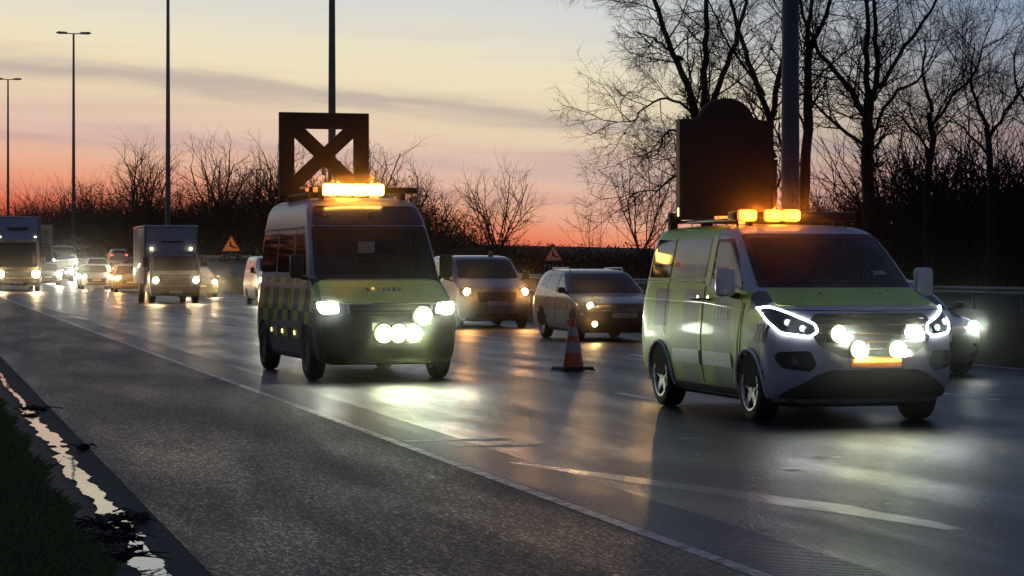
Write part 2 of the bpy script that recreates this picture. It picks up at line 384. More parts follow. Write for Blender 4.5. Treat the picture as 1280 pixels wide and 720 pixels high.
tag(strip('gutter', 0, 0, -10, 300, 0, M['gutter'], prof=[(.86, .03), (.95, .0), (1.08, -.035), (1.25, -.05), (1.42, -.03), (1.50, -.003)]), kind='structure')
# verge bank at the left
tag(strip('verge', 0, 0, -20, 300, 0, M['soil'], prof=[(-14, .30), (-3, .22), (-.6, .12), (.3, .07), (.87, .03)]), kind='structure')
# rumble strip band + edge line + seam
rm = asphalt('rumble_band', (.085, .088, .105), .36, .5, .3, 60)
t = rm.node_tree; b = t.nodes['Principled BSDF']
wv = N(t, 'ShaderNodeTexWave', wave_type='BANDS', bands_direction='Y', i_Scale=5.2, i_Distortion=.6); tcn = N(t, 'ShaderNodeTexCoord'); t.links.new(tcn.outputs['Object'], wv.inputs['Vector'])
bp = N(t, 'ShaderNodeBump', i_Strength=.8, i_Distance=.012); t.links.new(wv.outputs[1], bp.inputs['Height']); t.links.new(bp.outputs[0], b.inputs['Normal'])
tag(strip('rumble_strip', 4.32, 4.90, -10, 300, .0010, rm), kind='structure')
em = MB(); strip('', 4.20, 4.30, -10, 300, .0018, None, mb=em); tag(em.build('edge_line', M['paint'], fix=False), kind='structure')
lm = MB()
for q_ in range(-2, 22):
    y = 26.3 + 12.5 * q_
    strip('', 8.52, 8.66, y, y + 2.6, .0016, None, mb=lm); strip('', 12.45, 12.59, y, y + 2.6, .0016, None, mb=lm)
strip('', 16.55, 16.7, -10, 300, .0016, None, mb=lm)
tag(lm.build('lane_markings', M['paint2'], fix=False), kind='structure')
# longitudinal worn seam that drifts across the nearest lane, and patches
def ground_ribbon(name, pts, m, dz=.005, rag=0, seed=1):
    """pts: (x0, x1, y)"""
    rnd = random.Random(seed); b_ = MB(); vs = []
    P = []
    for (a, b1, y), (a2, b2, y2) in zip(pts, pts[1:]):
        n = max(1, int(abs(y2 - y) / .35))
        for i in range(n): 
            f = i / n; P.append((a + (a2 - a) * f, b1 + (b2 - b1) * f, y + (y2 - y) * f))
    P.append(pts[-1])
    for a, b1, y in P:
        ra = rnd.uniform(-rag, rag); rb = rnd.uniform(-rag, rag)
        vs += [(a + ra + cv(y), y, g(y) + dz), (max(b1 + rb, a + ra + .01) + cv(y), y, g(y) + dz)]
    b_.add(vs, [(2 * i, 2 * i + 1, 2 * i + 3, 2 * i + 2) for i in range(len(P) - 1)])
    return b_.build(name, m, fix=False)
def gp(px, py):
    z = 4800 / (py - 332); X, Y = at(px, z); return X, Y
sp = []
for (px, py, w) in [(1190, 662, .10), (1130, 652, .24), (1010, 633, .36), (900, 617, .34), (800, 603, .28), (700, 588, .2), (640, 578, .1)]:
    X, Y = gp(px, py); sp.append((X - w * .25, X + w * .75, Y))
tag(ground_ribbon('road_seam', sp, M['seam'], .0012, .03, 3), kind='structure')
pm = MB()
for (px, py, L, w) in [(575, 551, 1.0, .09), (628, 558, .8, .08), (1205, 494, 1.2, .10), (905, 505, .5, .05), (1040, 573, .25, .1), (1000, 590, .12, .12), (870, 548, .3, .03)]:
    X, Y = gp(px, py); strip('', X - L / 2, X + L / 2, Y, Y + w * 2.2, .0022, None, mb=pm)
tag(pm.build('paint_remnants', M['paint'], fix=False), kind='structure')
# water lying in the gutter
rnd = random.Random(5); wp = []; wob = [0] * 3
for i in range(1240):
    y = 11 + i * .03
    w = .072 + .010 * math.sin(y * 1.7) + .018 * math.sin(y * 4.3 + 1) + .012 * math.sin(y * 9.1)
    wob = [v * .88 + rnd.uniform(-.006, .006) for v in wob]
    c = 1.26 + .02 * math.sin(y * .9) + wob[0] * .6
    if 14.4 < y < 14.55 or 21.9 < y < 22.2: w = .015
    w = max(.012, w + wob[1])
    if y > 28: w *= .35
    wp.append((c - w, c + w, y))
tag(ground_ribbon('gutter_water', wp, M['wet'], -.036, .006, 8), kind='structure')

# concrete median barrier
cb = thing('concrete_barrier', 'low mossy concrete barrier running along the far edge of the road', 'barrier')
strip('wall', 0, 0, 5, 330, 0, M['concrete'], cb, prof=[(17.05, -.02), (17.08, .10), (17.16, .30), (17.21, .86), (17.41, .86), (17.47, .3), (17.58, -.02)])
# far guard rail
gr = thing('guard_rail', 'thin steel guard rail along the verge beyond the opposite road', 'guard rail')
strip('rail', 0, 0, 20, 330, 0, M['steel'], gr, prof=[(38.0, .52), (37.94, .60), (38.0, .68), (37.94, .76), (38.0, .84), (38.04, .84), (38.04, .52)])
pbm = MB().box(0, 0, .38, .1, .06, .82).mesh('post')
for i, y in enumerate(range(22, 330, 4)):
    o = bpy.data.objects.new('post', pbm); COL.objects.link(o); o.parent = gr; o.location = (38.1 + cv(y), y, g(y))
    if i == 0: pbm.materials.append(M['steel'])

# grass on the verge
rnd = random.Random(11); gm = MB()
for i in range(34000):
    y = 11.0 + 26 * rnd.random() ** 1.3; x = .92 - abs(rnd.gauss(0, 1.1)) + rnd.uniform(-.02, .02)
    if rnd.random() < .35: x = .94 - rnd.random() ** 2 * .8 + .05 * math.sin(y * 2.1)
    if x < -4: continue
    z = .03 + (.9 - x) * .06; h = rnd.uniform(.025, .08) * (1.5 if rnd.random() < .1 else 1); w = rnd.uniform(.003, .007)
    a = rnd.uniform(0, PI); lx, ly = rnd.gauss(0, .04), rnd.gauss(0, .04)
    dx, dy = math.cos(a) * w, math.sin(a) * w
    gm.add([(x - dx, y - dy, z), (x + dx, y + dy, z), (x + dx * .6 + lx * .4, y + dy * .6 + ly * .4, z + h * .6), (x + lx, y + ly, z + h)], [(0, 1, 2), (0, 2, 3)])
tag(gm.build('grass', M['grass'], smooth=False, fix=False), 'dark grass growing on the verge beside the gutter', 'grass', kind='stuff')

# debris in the gutter
def debris(px, py, sx, sy, seed, label, name='leaf_clump', cat='leaf clump', twigs=5):
    r_ = random.Random(seed); X, Y = gp(px, py)
    d = thing(name, label, cat, (X, Y, -.015))
    m = MB()
    for i in range(170):
        a = r_.uniform(0, 2 * PI); q = r_.random() ** .6
        x, y = math.cos(a) * q * sx, math.sin(a) * q * sy; z = (1 - q) * .05 * r_.uniform(.4, 1) + .006
        s = r_.uniform(.015, .04); b_ = r_.uniform(0, PI); t1, t2 = r_.uniform(-.02, .02), r_.uniform(-.02, .02)
        m.add([(x - s * math.cos(b_), y - s * math.sin(b_), z + t1), (x + s * math.sin(b_) * .6, y - s * math.cos(b_) * .6, z + t2), (x + s * math.cos(b_), y + s * math.sin(b_), z + t1), (x - s * math.sin(b_) * .6, y + s * math.cos(b_) * .6, z)], [(0, 1, 2, 3)])
    m.build('leaves', M['rot'], d, smooth=False, fix=False)
    m = MB()
    for i in range(twigs):
        a = r_.uniform(-.5, .5) + (PI if r_.random() < .5 else 0); L = r_.uniform(.12, .38)
        x, y = r_.uniform(-sx, sx) * .6, r_.uniform(-sy, sy) * 1.4
        m.tube([(x, y, .02), (x + L * .5 * math.cos(a), y + L * .5 * math.sin(a), .03 + r_.uniform(0, .02)), (x + L * math.cos(a + .3), y + L * math.sin(a + .3), .015)], [.007, .005, .002], 4)
    m.build('twigs', M['twig'], d)
    return d
debris(152, 646, .17, .22, 1, 'dark heap of wet leaves at the edge of the bright gutter water', twigs=3)
debris(118, 656, .2, .16, 2, 'flat dark leaves and twigs lying left of the heap in the gutter', twigs=9)
debris(146, 672, .15, .14, 6, 'small dark leaf clump lying in the gutter water nearest the camera', twigs=6)
debris(128, 698, .14, .06, 9, 'thin twigs lying beside the gutter at the bottom of the photo', 'twig_litter', 'twigs', twigs=11)
debris(40, 511, .16, .10, 4, 'small dark leaf clump damming the gutter farthest from the camera', twigs=6)
debris(104, 560, .05, .05, 7, 'sprig standing in the middle of the bright gutter water', 'leaf_sprig', 'sprig', twigs=3)

BI = 40
# ------------------------------------------------------------------ vehicle shell
def pchip(xs, ys):
    n = len(xs); h = [xs[i + 1] - xs[i] for i in range(n - 1)]; dl = [(ys[i + 1] - ys[i]) / h[i] for i in range(n - 1)]
    d = [0] * n; d[0] = dl[0]; d[-1] = dl[-1]
    for i in range(1, n - 1):
        if dl[i - 1] * dl[i] > 0:
            w1 = 2 * h[i] + h[i - 1]; w2 = h[i] + 2 * h[i - 1]; d[i] = (w1 + w2) / (w1 / dl[i - 1] + w2 / dl[i])
    def f(x):
        if x <= xs[0]: return ys[0]
        if x >= xs[-1]: return ys[-1]
        i = 0
        while x > xs[i + 1]: i += 1
        t = (x - xs[i]) / h[i]
        return (ys[i] * (1 + 2 * t) * (1 - t) ** 2 + h[i] * d[i] * t * (1 - t) ** 2 + ys[i + 1] * t * t * (3 - 2 * t) + h[i] * d[i + 1] * t * t * (t - 1))
    return f
class Shell:
    def __init__(s, rows, sx=1, sy=1, sz=1, n=2.6, dr=.28, nr=4.0):
        rows = [(z * sz, yf * sy, yr * sy, w * sx, d * sy) for z, yf, yr, w, d in rows]
        zs = [r[0] for r in rows]; s.rows = rows; s.n = n; s.dr = dr; s.nr = nr
        s.yf = pchip(zs, [r[1] for r in rows]); s.yr = pchip(zs, [r[2] for r in rows]); s.w = pchip(zs, [r[3] for r in rows]); s.d = pchip(zs, [r[4] for r in rows])
        s.z0, s.z1 = zs[0], zs[-1]
        lv = [zs[0]]; z = zs[0]
        fine = .004
        zi = zs[0]; acc = 0
        while zi < s.z1 - 1e-6:
            z2 = min(s.z1, zi + fine)
            acc += math.hypot(z2 - zi, s.yf(z2) - s.yf(zi), s.w(z2) - s.w(zi))
            if acc > .045: lv.append(z2); acc = 0
            zi = z2
        if lv[-1] < s.z1 - 1e-4: lv.append(s.z1)
        s.lv = lv; s.zk = 1
    def loop(s, z):
        yf, yr, w, d = s.yf(z), s.yr(z), s.w(z), s.d(z); h = []
        K = 16
        for i in range(K + 1):
            t = PI / 2 * i / K
            h.append((w * math.sin(t) ** (2 / s.n), yf + d - d * max(0, math.cos(t)) ** (2 / s.n)))
        a, b = yf + d, yr - s.dr
        for i in range(1, 24): h.append((w, a + (b - a) * i / 24))
        for i in range(9):
            t = PI / 2 * i / 8
            h.append((w * max(0, math.cos(t)) ** (2 / s.nr), yr - s.dr + s.dr * math.sin(t) ** (2 / s.nr)))
        full = h + [(-x, y) for x, y in h[-2:0:-1]]
        return [(x, y, z) for x, y in full]
    def front(s, x, z):
        w = s.w(z); q = min(1, abs(x) / w); d = s.d(z)
        return Vector((x, s.yf(z) + d - d * max(0, 1 - q ** s.n) ** (1 / s.n), z))
    def side(s, y, z, sg):
        w = s.w(z); d = s.d(z); a = s.yf(z) + d; b = s.yr(z) - s.dr
        if y < a: q = min(1, (a - y) / d); x = w * max(0, 1 - q ** s.n) ** (1 / s.n)
        elif y > b: q = min(1, (y - b) / s.dr); x = w * max(0, 1 - q ** s.nr) ** (1 / s.nr)
        else: x = w
        return Vector((sg * x, y, z))
    def rear(s, x, z):
        w = s.w(z); q = min(1, abs(x) / w)
        return Vector((x, s.yr(z) - s.dr + s.dr * max(0, 1 - q ** s.nr) ** (1 / s.nr), z))
    def pt(s, kind, a, z):
        z *= s.zk
        if kind == 'front': return s.front(a, z)
        if kind == 'rear': return s.rear(a, z)
        return s.side(a, z, -1 if kind == 'left' else 1)
    def nrm(s, kind, a, z):
        e = .006
        u = s.pt(kind, a + e, z) - s.pt(kind, a - e, z); v = s.pt(kind, a, min(s.z1 / s.zk, z + e)) - s.pt(kind, a, max(s.z0 / s.zk, z - e))
        n = u.cross(v)
        if n.length < 1e-9: n = Vector((0, -1, 0))
        n.normalize()
        ref = {'front': Vector((0, -1, .2)), 'rear': Vector((0, 1, .2)), 'left': Vector((-1, 0, 0)), 'right': Vector((1, 0, 0))}[kind]
        return n if n.dot(ref) > 0 else -n
    def P(s, kind, a, z, off=0): return s.pt(kind, a, z) + s.nrm(kind, a, z) * off
    def body(s, mats, parent, axles=(), ar=.36, name='body', sills=.26):
        mb = MB(); L = [s.loop(z) for z in s.lv]; n = len(L[0])
        for l in L: mb.v += l
        for i in range(len(L) - 1):
            for j in range(n): mb.f.append((i * n + j, i * n + (j + 1) % n, (i + 1) * n + (j + 1) % n, (i + 1) * n + j)); mb.mi.append(0)
        mb.f.append(tuple(range(n - 1, -1, -1))); mb.mi.append(1); mb.f.append(tuple((len(L) - 1) * n + j for j in range(n))); mb.mi.append(0)
        o = mb.build(name, mats, parent)
        if axles:
            c = MB(); W = max(r[3] for r in s.rows)
            for ya, za in axles:
                for sg in (-1, 1):
                    x0, x1 = sorted((sg * (W - sills), sg * (W + .3)))
                    c.lathe([(ar, x0), (ar, x1)], 40, 'X', (0, ya, za))
            co = c.build('cut', M['under'])
            md = o.modifiers.new('b', 'BOOLEAN'); md.operation = 'DIFFERENCE'; md.solver = 'EXACT'; md.object = co
            dg = bpy.context.evaluated_depsgraph_get(); dg.update()
            me = bpy.data.meshes.new_from_object(o.evaluated_get(dg)); o.modifiers.clear(); o.data = me
            bpy.data.objects.remove(co)
            me.materials.clear()
            for m in mats: me.materials.append(m)
            for p in me.polygons:
                cc = p.center; p.material_index = 0 if cc.z > s.z0 + .001 else 1
                for ya, za in axles:
                    if math.hypot(cc.y - ya, cc.z - za) < ar + .004 and abs(cc.x) > .3: p.material_index = 1
            me.shade_smooth(); me.set_sharp_from_angle(angle=R(28))
        return o
    def patch(s, kind, poly, off=.004, rim=.02, rnd=0, mb=None, cols=None, mi=0):
        mb = mb or MB()
        if rnd: poly = roundpoly(poly, rnd)
        zs = sorted(set([round(p[1], 4) for p in poly] + [z / s.zk for z in s.lv if min(p[1] for p in poly) < z / s.zk < max(p[1] for p in poly)]))
        zz = [zs[0]]
        for z in zs[1:]:
            if z - zz[-1] > .0015: zz.append(z)
        zz[-1] = zs[-1]
        if zz[0] == zz[-1]: return mb
        zz[0] += 1e-4; zz[-1] -= 1e-4
        rows = []
        for z in zz:
            hit = []
            for i in range(len(poly)):
                (a, za), (b, zb) = poly[i], poly[(i + 1) % len(poly)]
                if (za - z) * (zb - z) <= 0 and za != zb: hit.append(a + (b - a) * (z - za) / (zb - za))
            if not hit: continue
            rows.append((z, min(hit), max(hit)))
        wmax = max(r[2] - r[1] for r in rows); k = cols or max(2, min(28, int(wmax / .06)))
        vs = []; fs = []
        for z, a, b in rows:
            for i in range(k + 1): vs.append(s.P(kind, a + (b - a) * i / k, z, off))
        n = k + 1
        for r_ in range(len(rows) - 1):
            for i in range(k): fs.append((r_ * n + i, r_ * n + i + 1, (r_ + 1) * n + i + 1, (r_ + 1) * n + i))
        bd = [i for i in range(n)] + [r_ * n + k for r_ in range(1, len(rows))] + [(len(rows) - 1) * n + i for i in range(k - 1, -1, -1)] + [r_ * n for r_ in range(len(rows) - 2, 0, -1)]
        if rim:
            b0 = len(vs)
            allp = [(z, a + (b - a) * i / k) for z, a, b in rows for i in range(k + 1)]
            for i in bd:
                z, a = allp[i]; vs.append(s.P(kind, a, z, off - rim))
            m = len(bd)
            for i in range(m): fs.append((bd[i], bd[(i + 1) % m], b0 + (i + 1) % m, b0 + i))
        mb.add(vs, fs, mi); return mb
    def outline(s, kind, poly, r, off=.01, mb=None, rnd=0, n=6):
        mb = mb or MB()
        if rnd: poly = roundpoly(poly, rnd)
        pts = []
        for i in range(len(poly)):
            (a, za), (b, zb) = poly[i], poly[(i + 1) % len(poly)]; m = max(1, int(math.hypot(b - a, zb - za) / .05))
            for q in range(m): pts.append(s.P(kind, a + (b - a) * q / m, za + (zb - za) * q / m, off))
        return mb.tube(pts, r, n, closed=True)
    def line(s, kind, pts, r=.006, off=.0, mb=None, n=5):
        mb = mb or MB(); out = []
        for (a, za), (b, zb) in zip(pts, pts[1:]):
            m = max(1, int(math.hypot(b - a, zb - za) / .06))
            for q in range(m): out.append(s.P(kind, a + (b - a) * q / m, za + (zb - za) * q / m, off))
        out.append(s.P(kind, pts[-1][0], pts[-1][1], off))
        return mb.tube(out, r, n)
def inside(poly, x, y):
    c = False
    for i in range(len(poly)):
        (x1, y1), (x2, y2) = poly[i], poly[i - 1]
        if (y1 > y) != (y2 > y) and x < (x2 - x1) * (y - y1) / (y2 - y1) + x1: c = not c
    return c
def cut(o, s, holes):
    bm = bmesh.new(); bm.from_mesh(o.data); dl = []
    for f in bm.faces:
        c = f.calc_center_median(); n = f.normal
        for kind, poly in holes:
            if kind == 'front' and n.y < -.1 and abs(n.x) < .92 and c.y < 2.4 and inside(poly, c.x, c.z / s.zk): dl.append(f); break
            if kind == 'left' and n.x < -.4 and inside(poly, c.y, c.z / s.zk): dl.append(f); break
            if kind == 'right' and n.x > .4 and inside(poly, c.y, c.z / s.zk): dl.append(f); break
    bmesh.ops.delete(bm, geom=dl, context='FACES'); bm.to_mesh(o.data); bm.free()
def grow_poly(poly, k):
    cx = sum(p[0] for p in poly) / len(poly); cy = sum(p[1] for p in poly) / len(poly)
    return [(cx + (a - cx) * (1 - k * 1.0 / max(.3, max(abs(p[0] - cx) for p in poly))), cy + (b - cy) * (1 - k / max(.15, max(abs(p[1] - cy) for p in poly)))) for a, b in poly]
def frit(s, kind, poly, wd, parent, rnd=.06):
    """black printed border round a pane"""
    a = roundpoly(poly, rnd, 6); b = roundpoly(grow_poly(poly, wd), rnd * .8, 6); m = MB(); n = len(a); vs = []
    for (x, z), (x2, z2) in zip(a, b):
        vs += [s.P(kind, x, z, .010), s.P(kind, x2, z2, .010)]
    fs = [(2 * i, 2 * ((i + 1) % n), 2 * ((i + 1) % n) + 1, 2 * i + 1) for i in range(n)]
    V = []; F = []
    for f in fs:     # subdivide each strip so it follows the curved pane
        p = [vs[i] for i in f]; K = max(1, int((p[1] - p[0]).length / .08)); k0 = len(V)
        f0 = f[0] // 2; f1 = f[1] // 2
        for q in range(K + 1):
            t_ = q / K
            for src in (a, b):
                x = src[f0][0] * (1 - t_) + src[f1][0] * t_; z = src[f0][1] * (1 - t_) + src[f1][1] * t_
                V.append(s.P(kind, x, z, .010))
        for q in range(K): F.append((k0 + 2 * q, k0 + 2 * q + 2, k0 + 2 * q + 3, k0 + 2 * q + 1))
    m.add(V, F); return m.build('pane_border', M['black'], parent, smooth=False, fix=False)
def cabin(root, W, yd, zd, ys, zseat, top, back):
    """dashboard, wheel, three seats and a partition"""
    d = MB().box(0, yd, zd - .12, W * 1.86, .42, .22, bev=.06); d.box(.42, yd + .10, zd - .01, .40, .22, .10, bev=.04); d.box(-.05, yd + .12, zd - .03, .34, .18, .12, bev=.03)
    d = d.build('dashboard', M['dash'], root)
    ring = [(.42 + .19 * math.cos(t), yd + .36 + .06 * math.sin(t), zd - .10 + .17 * math.sin(t)) for t in [2 * PI * i / 20 for i in range(20)]]
    MB().tube(ring, .016, 6, closed=True).build('steering_wheel', M['black'], root)
    for x in (-.62, -.20, .48):
        m = MB().box(x, ys + .12, zseat + .30, .44, .14, .66, bev=.05)
        q = m.build('seat', M['seat'], root)
        MB().box(x, ys + .14, zseat + .76, .25, .10, .20, bev=.045).build('headrest', M['seat'], q)
        MB().box(x, ys - .16, zseat - .06, .44, .48, .14, bev=.05).build('seat_cushion', M['seat'], q)
    MB().box(0, back, (zseat + top) / 2 - .15, W * 1.7, .03, top - zseat + .5).build('partition', M['dash'], root)
    MB().box(-.62, yd - .02, zd + .01, .26, .18, .012, bev=.003).build('clipboard', M['plate'], root)
def roundpoly(poly, r, k=4):
    out = []; n = len(poly)
    for i in range(n):
        p = Vector(poly[i]); a = Vector(poly[i - 1]); b = Vector(poly[(i + 1) % n])
        ra = min(r, (a - p).length * .45); rb = min(r, (b - p).length * .45)
        p0 = p + (a - p).normalized() * ra; p1 = p + (b - p).normalized() * rb
        for j in range(k + 1):
            t = j / k; q = p0 * (1 - t) ** 2 + p * 2 * t * (1 - t) + p1 * t * t
            out.append((q.x, q.y))
    return out

# ------------------------------------------------------------------ wheels
_wheel = {}
def wheel(parent, x, y, r, w=.22, spokes=5, sg=1, dark=False, rot=0.3):
    """sg: outer side direction (+1 right)"""
    key = (r, w, spokes, sg, dark)
    if key not in _wheel:
        t = MB(); rr = r * .66; h = w / 2
        t.lathe([(rr, -h * .85), (r * .86, -h), (r * .97, -h * .82), (r, -h * .5), (r, h * .5), (r * .97, h * .82), (r * .86, h), (rr, h * .85)], 40, 'X', caps=False)
        tm = t.mesh('tyre'); tm.materials.append(M['tyre']); tm.shade_smooth()
        q = MB(); o = sg * h
        q.lathe([(rr * 1.0, o * .9), (rr * .93, o * .86), (rr * .90, o * .2), (rr * .3, o * .1)], 36, 'X', caps=False)
        q.lathe([(rr * 1.03, o * .84), (rr * 1.03, o * .98), (rr * .93, o * .96), (rr * .90, o * .8)], 36, 'X', caps=False)
        q.lathe([(.001, o * .8), (rr * .2, o * .78), (rr * .22, o * .4)], 16, 'X', caps=False)
        for i in range(spokes):
            a = 2 * PI * i / spokes + rot
            c, s_ = math.cos(a), math.sin(a); pw = rr * .20
            vs = []
            for rad, wd, xo in ((rr * .12, pw * 1.1, o * .76), (rr * .92, pw * .75, o * .84)):
                for e in (-1, 1):
                    vs.append((xo, rad * c - e * wd * s_, rad * s_ + e * wd * c)); vs.append((xo - o * .3, rad * c - e * wd * s_, rad * s_ + e * wd * c))
            q.add(vs, [(0, 2, 6, 4), (0, 4, 5, 1), (2, 3, 7, 6), (1, 5, 7, 3)])
        rm_ = q.mesh('rim'); rm_.materials.append(M['rimdark'] if dark else M['rim']); rm_.shade_smooth(); rm_.set_sharp_from_angle(angle=R(30))
        bk = MB().lathe([(rr * .9, o * .15), (.01, o * .1)], 24, 'X', caps=False).mesh('brake'); bk.materials.append(M['under'])
        _wheel[key] = (tm, rm_, bk)
    tm, rm_, bk = _wheel[key]
    e = bpy.data.objects.new('wheel', tm); COL.objects.link(e); e.parent = parent; e.location = (x, y, r)
    for nm, me in (('rim', rm_), ('brake_disc', bk)):
        o = bpy.data.objects.new(nm, me); COL.objects.link(o); o.parent = e
    return e
def spot(parent, loc, power, col, ang, blend=.3, size=.06, tilt=0, pan=0):
    l = bpy.data.lights.new('lamp', 'SPOT'); l.energy = power; l.color = col; l.spot_size = R(ang); l.spot_blend = blend; l.shadow_soft_size = size
    o = bpy.data.objects.new('lamp', l); COL.objects.link(o); o.parent = parent; o.location = loc
    o.rotation_euler = (PI / 2 - R(tilt), 0, PI + R(pan)); return o
def halo_beam(parent, p, I, col, size=.06):
    """narrow dipped beam thrown forward along the road, in parent metres"""
    mw = Matrix.Translation(parent.location) @ Matrix.Rotation(parent.rotation_euler.z, 4, 'Z')
    w = mw @ Vector(p); d = Vector((0, 0, 1.6)) - w  # from the lamp to the camera, so haze scatters a halo
    rx = PI / 2 + math.atan2(d.z, math.hypot(d.x, d.y)); rz = math.atan2(d.y, d.x) - PI / 2 - parent.rotation_euler.z
    l = bpy.data.lights.new('beam', 'SPOT'); l.energy = I * 4 * PI; l.color = col; l.spot_size = R(7); l.spot_blend = 1; l.shadow_soft_size = size
    o = bpy.data.objects.new('beam', l); COL.objects.link(o); o.parent = parent; o.location = p; o.rotation_euler = (rx, 0, rz); return o
GLOW = {'lamp_warm': (1, .55, .2), 'lamp_far': (1, .70, .38), 'lamp_far_white': (1, .92, .7), 'lamp_far_orange': (1, .45, .12), 'lamp_cool': (.9, 1, .8)}
def point(parent, loc, power, col, size=.1):
    l = bpy.data.lights.new('lamp', 'POINT'); l.energy = power; l.color = col; l.shadow_soft_size = size
    o = bpy.data.objects.new('lamp', l); COL.objects.link(o); o.parent = parent; o.location = loc; return o
RIM_GLOW = {'lamp_work': emit('rim_work', (.78, .92, .28), 1.3), 'lamp_warm': emit('rim_warm', (1, .5, .12), 1.6), 'lamp_far': emit('rim_far', (1, .6, .25), 2),
        'lamp_far_orange': emit('rim_orange', (1, .40, .08), 2)}
def disc_lamp(parent, x, y, z, r, m, housing=None, depth=.06, name='headlight'):
    h = MB().lathe([(r * .5, depth), (r * 1.12, depth * .3), (r * 1.14, -.01), (r * 1.0, -.012), (r * .98, .006)], 20, 'Y', (x, y, z), caps=False)
    o = h.build(name, housing or M['black'], parent)
    ring = RIM_GLOW.get(m.name)
    if ring:
        MB().lathe([(r * 1.0, .004), (r * .84, -.008)], 24, 'Y', (x, y, z), caps=False).build('lens_rim', ring, o)  # dim coloured ring imitates the glow round the lens
        MB().lathe([(r * .84, -.008), (r * .6, -.014), (.001, -.018)], 24, 'Y', (x, y, z), caps=False).build('lens', m, o)
    else: MB().lathe([(r * .99, .004), (r * .8, -.01), (.001, -.016)], 20, 'Y', (x, y, z), caps=False).build('lens', m, o)
    return o
def mirror(parent, S_, y, z, sg, w, wid=.2, ht=.28, m=None, cover=None):
    p = S_.side(y, z, sg)
    a = MB().tube([p + Vector((-sg * .03, 0, 0)), p + Vector((sg * .07, -.02, .01)), p + Vector((sg * .10, -.02, .04))], .032, 8)
    o = a.build('mirror', M['black'], parent)
    hb = MB().box(p.x + sg * (.06 + wid / 2), y - .03, z + ht / 2, wid, .13, ht, bev=.045)
    hb.build('mirror_housing', cover or M['black'], o)
    MB().box(p.x + sg * (.06 + wid / 2), y + .04, z + ht / 2, wid * .8, .01, ht * .84, bev=.004).build('mirror_glass', M['glass'], o)
    return o

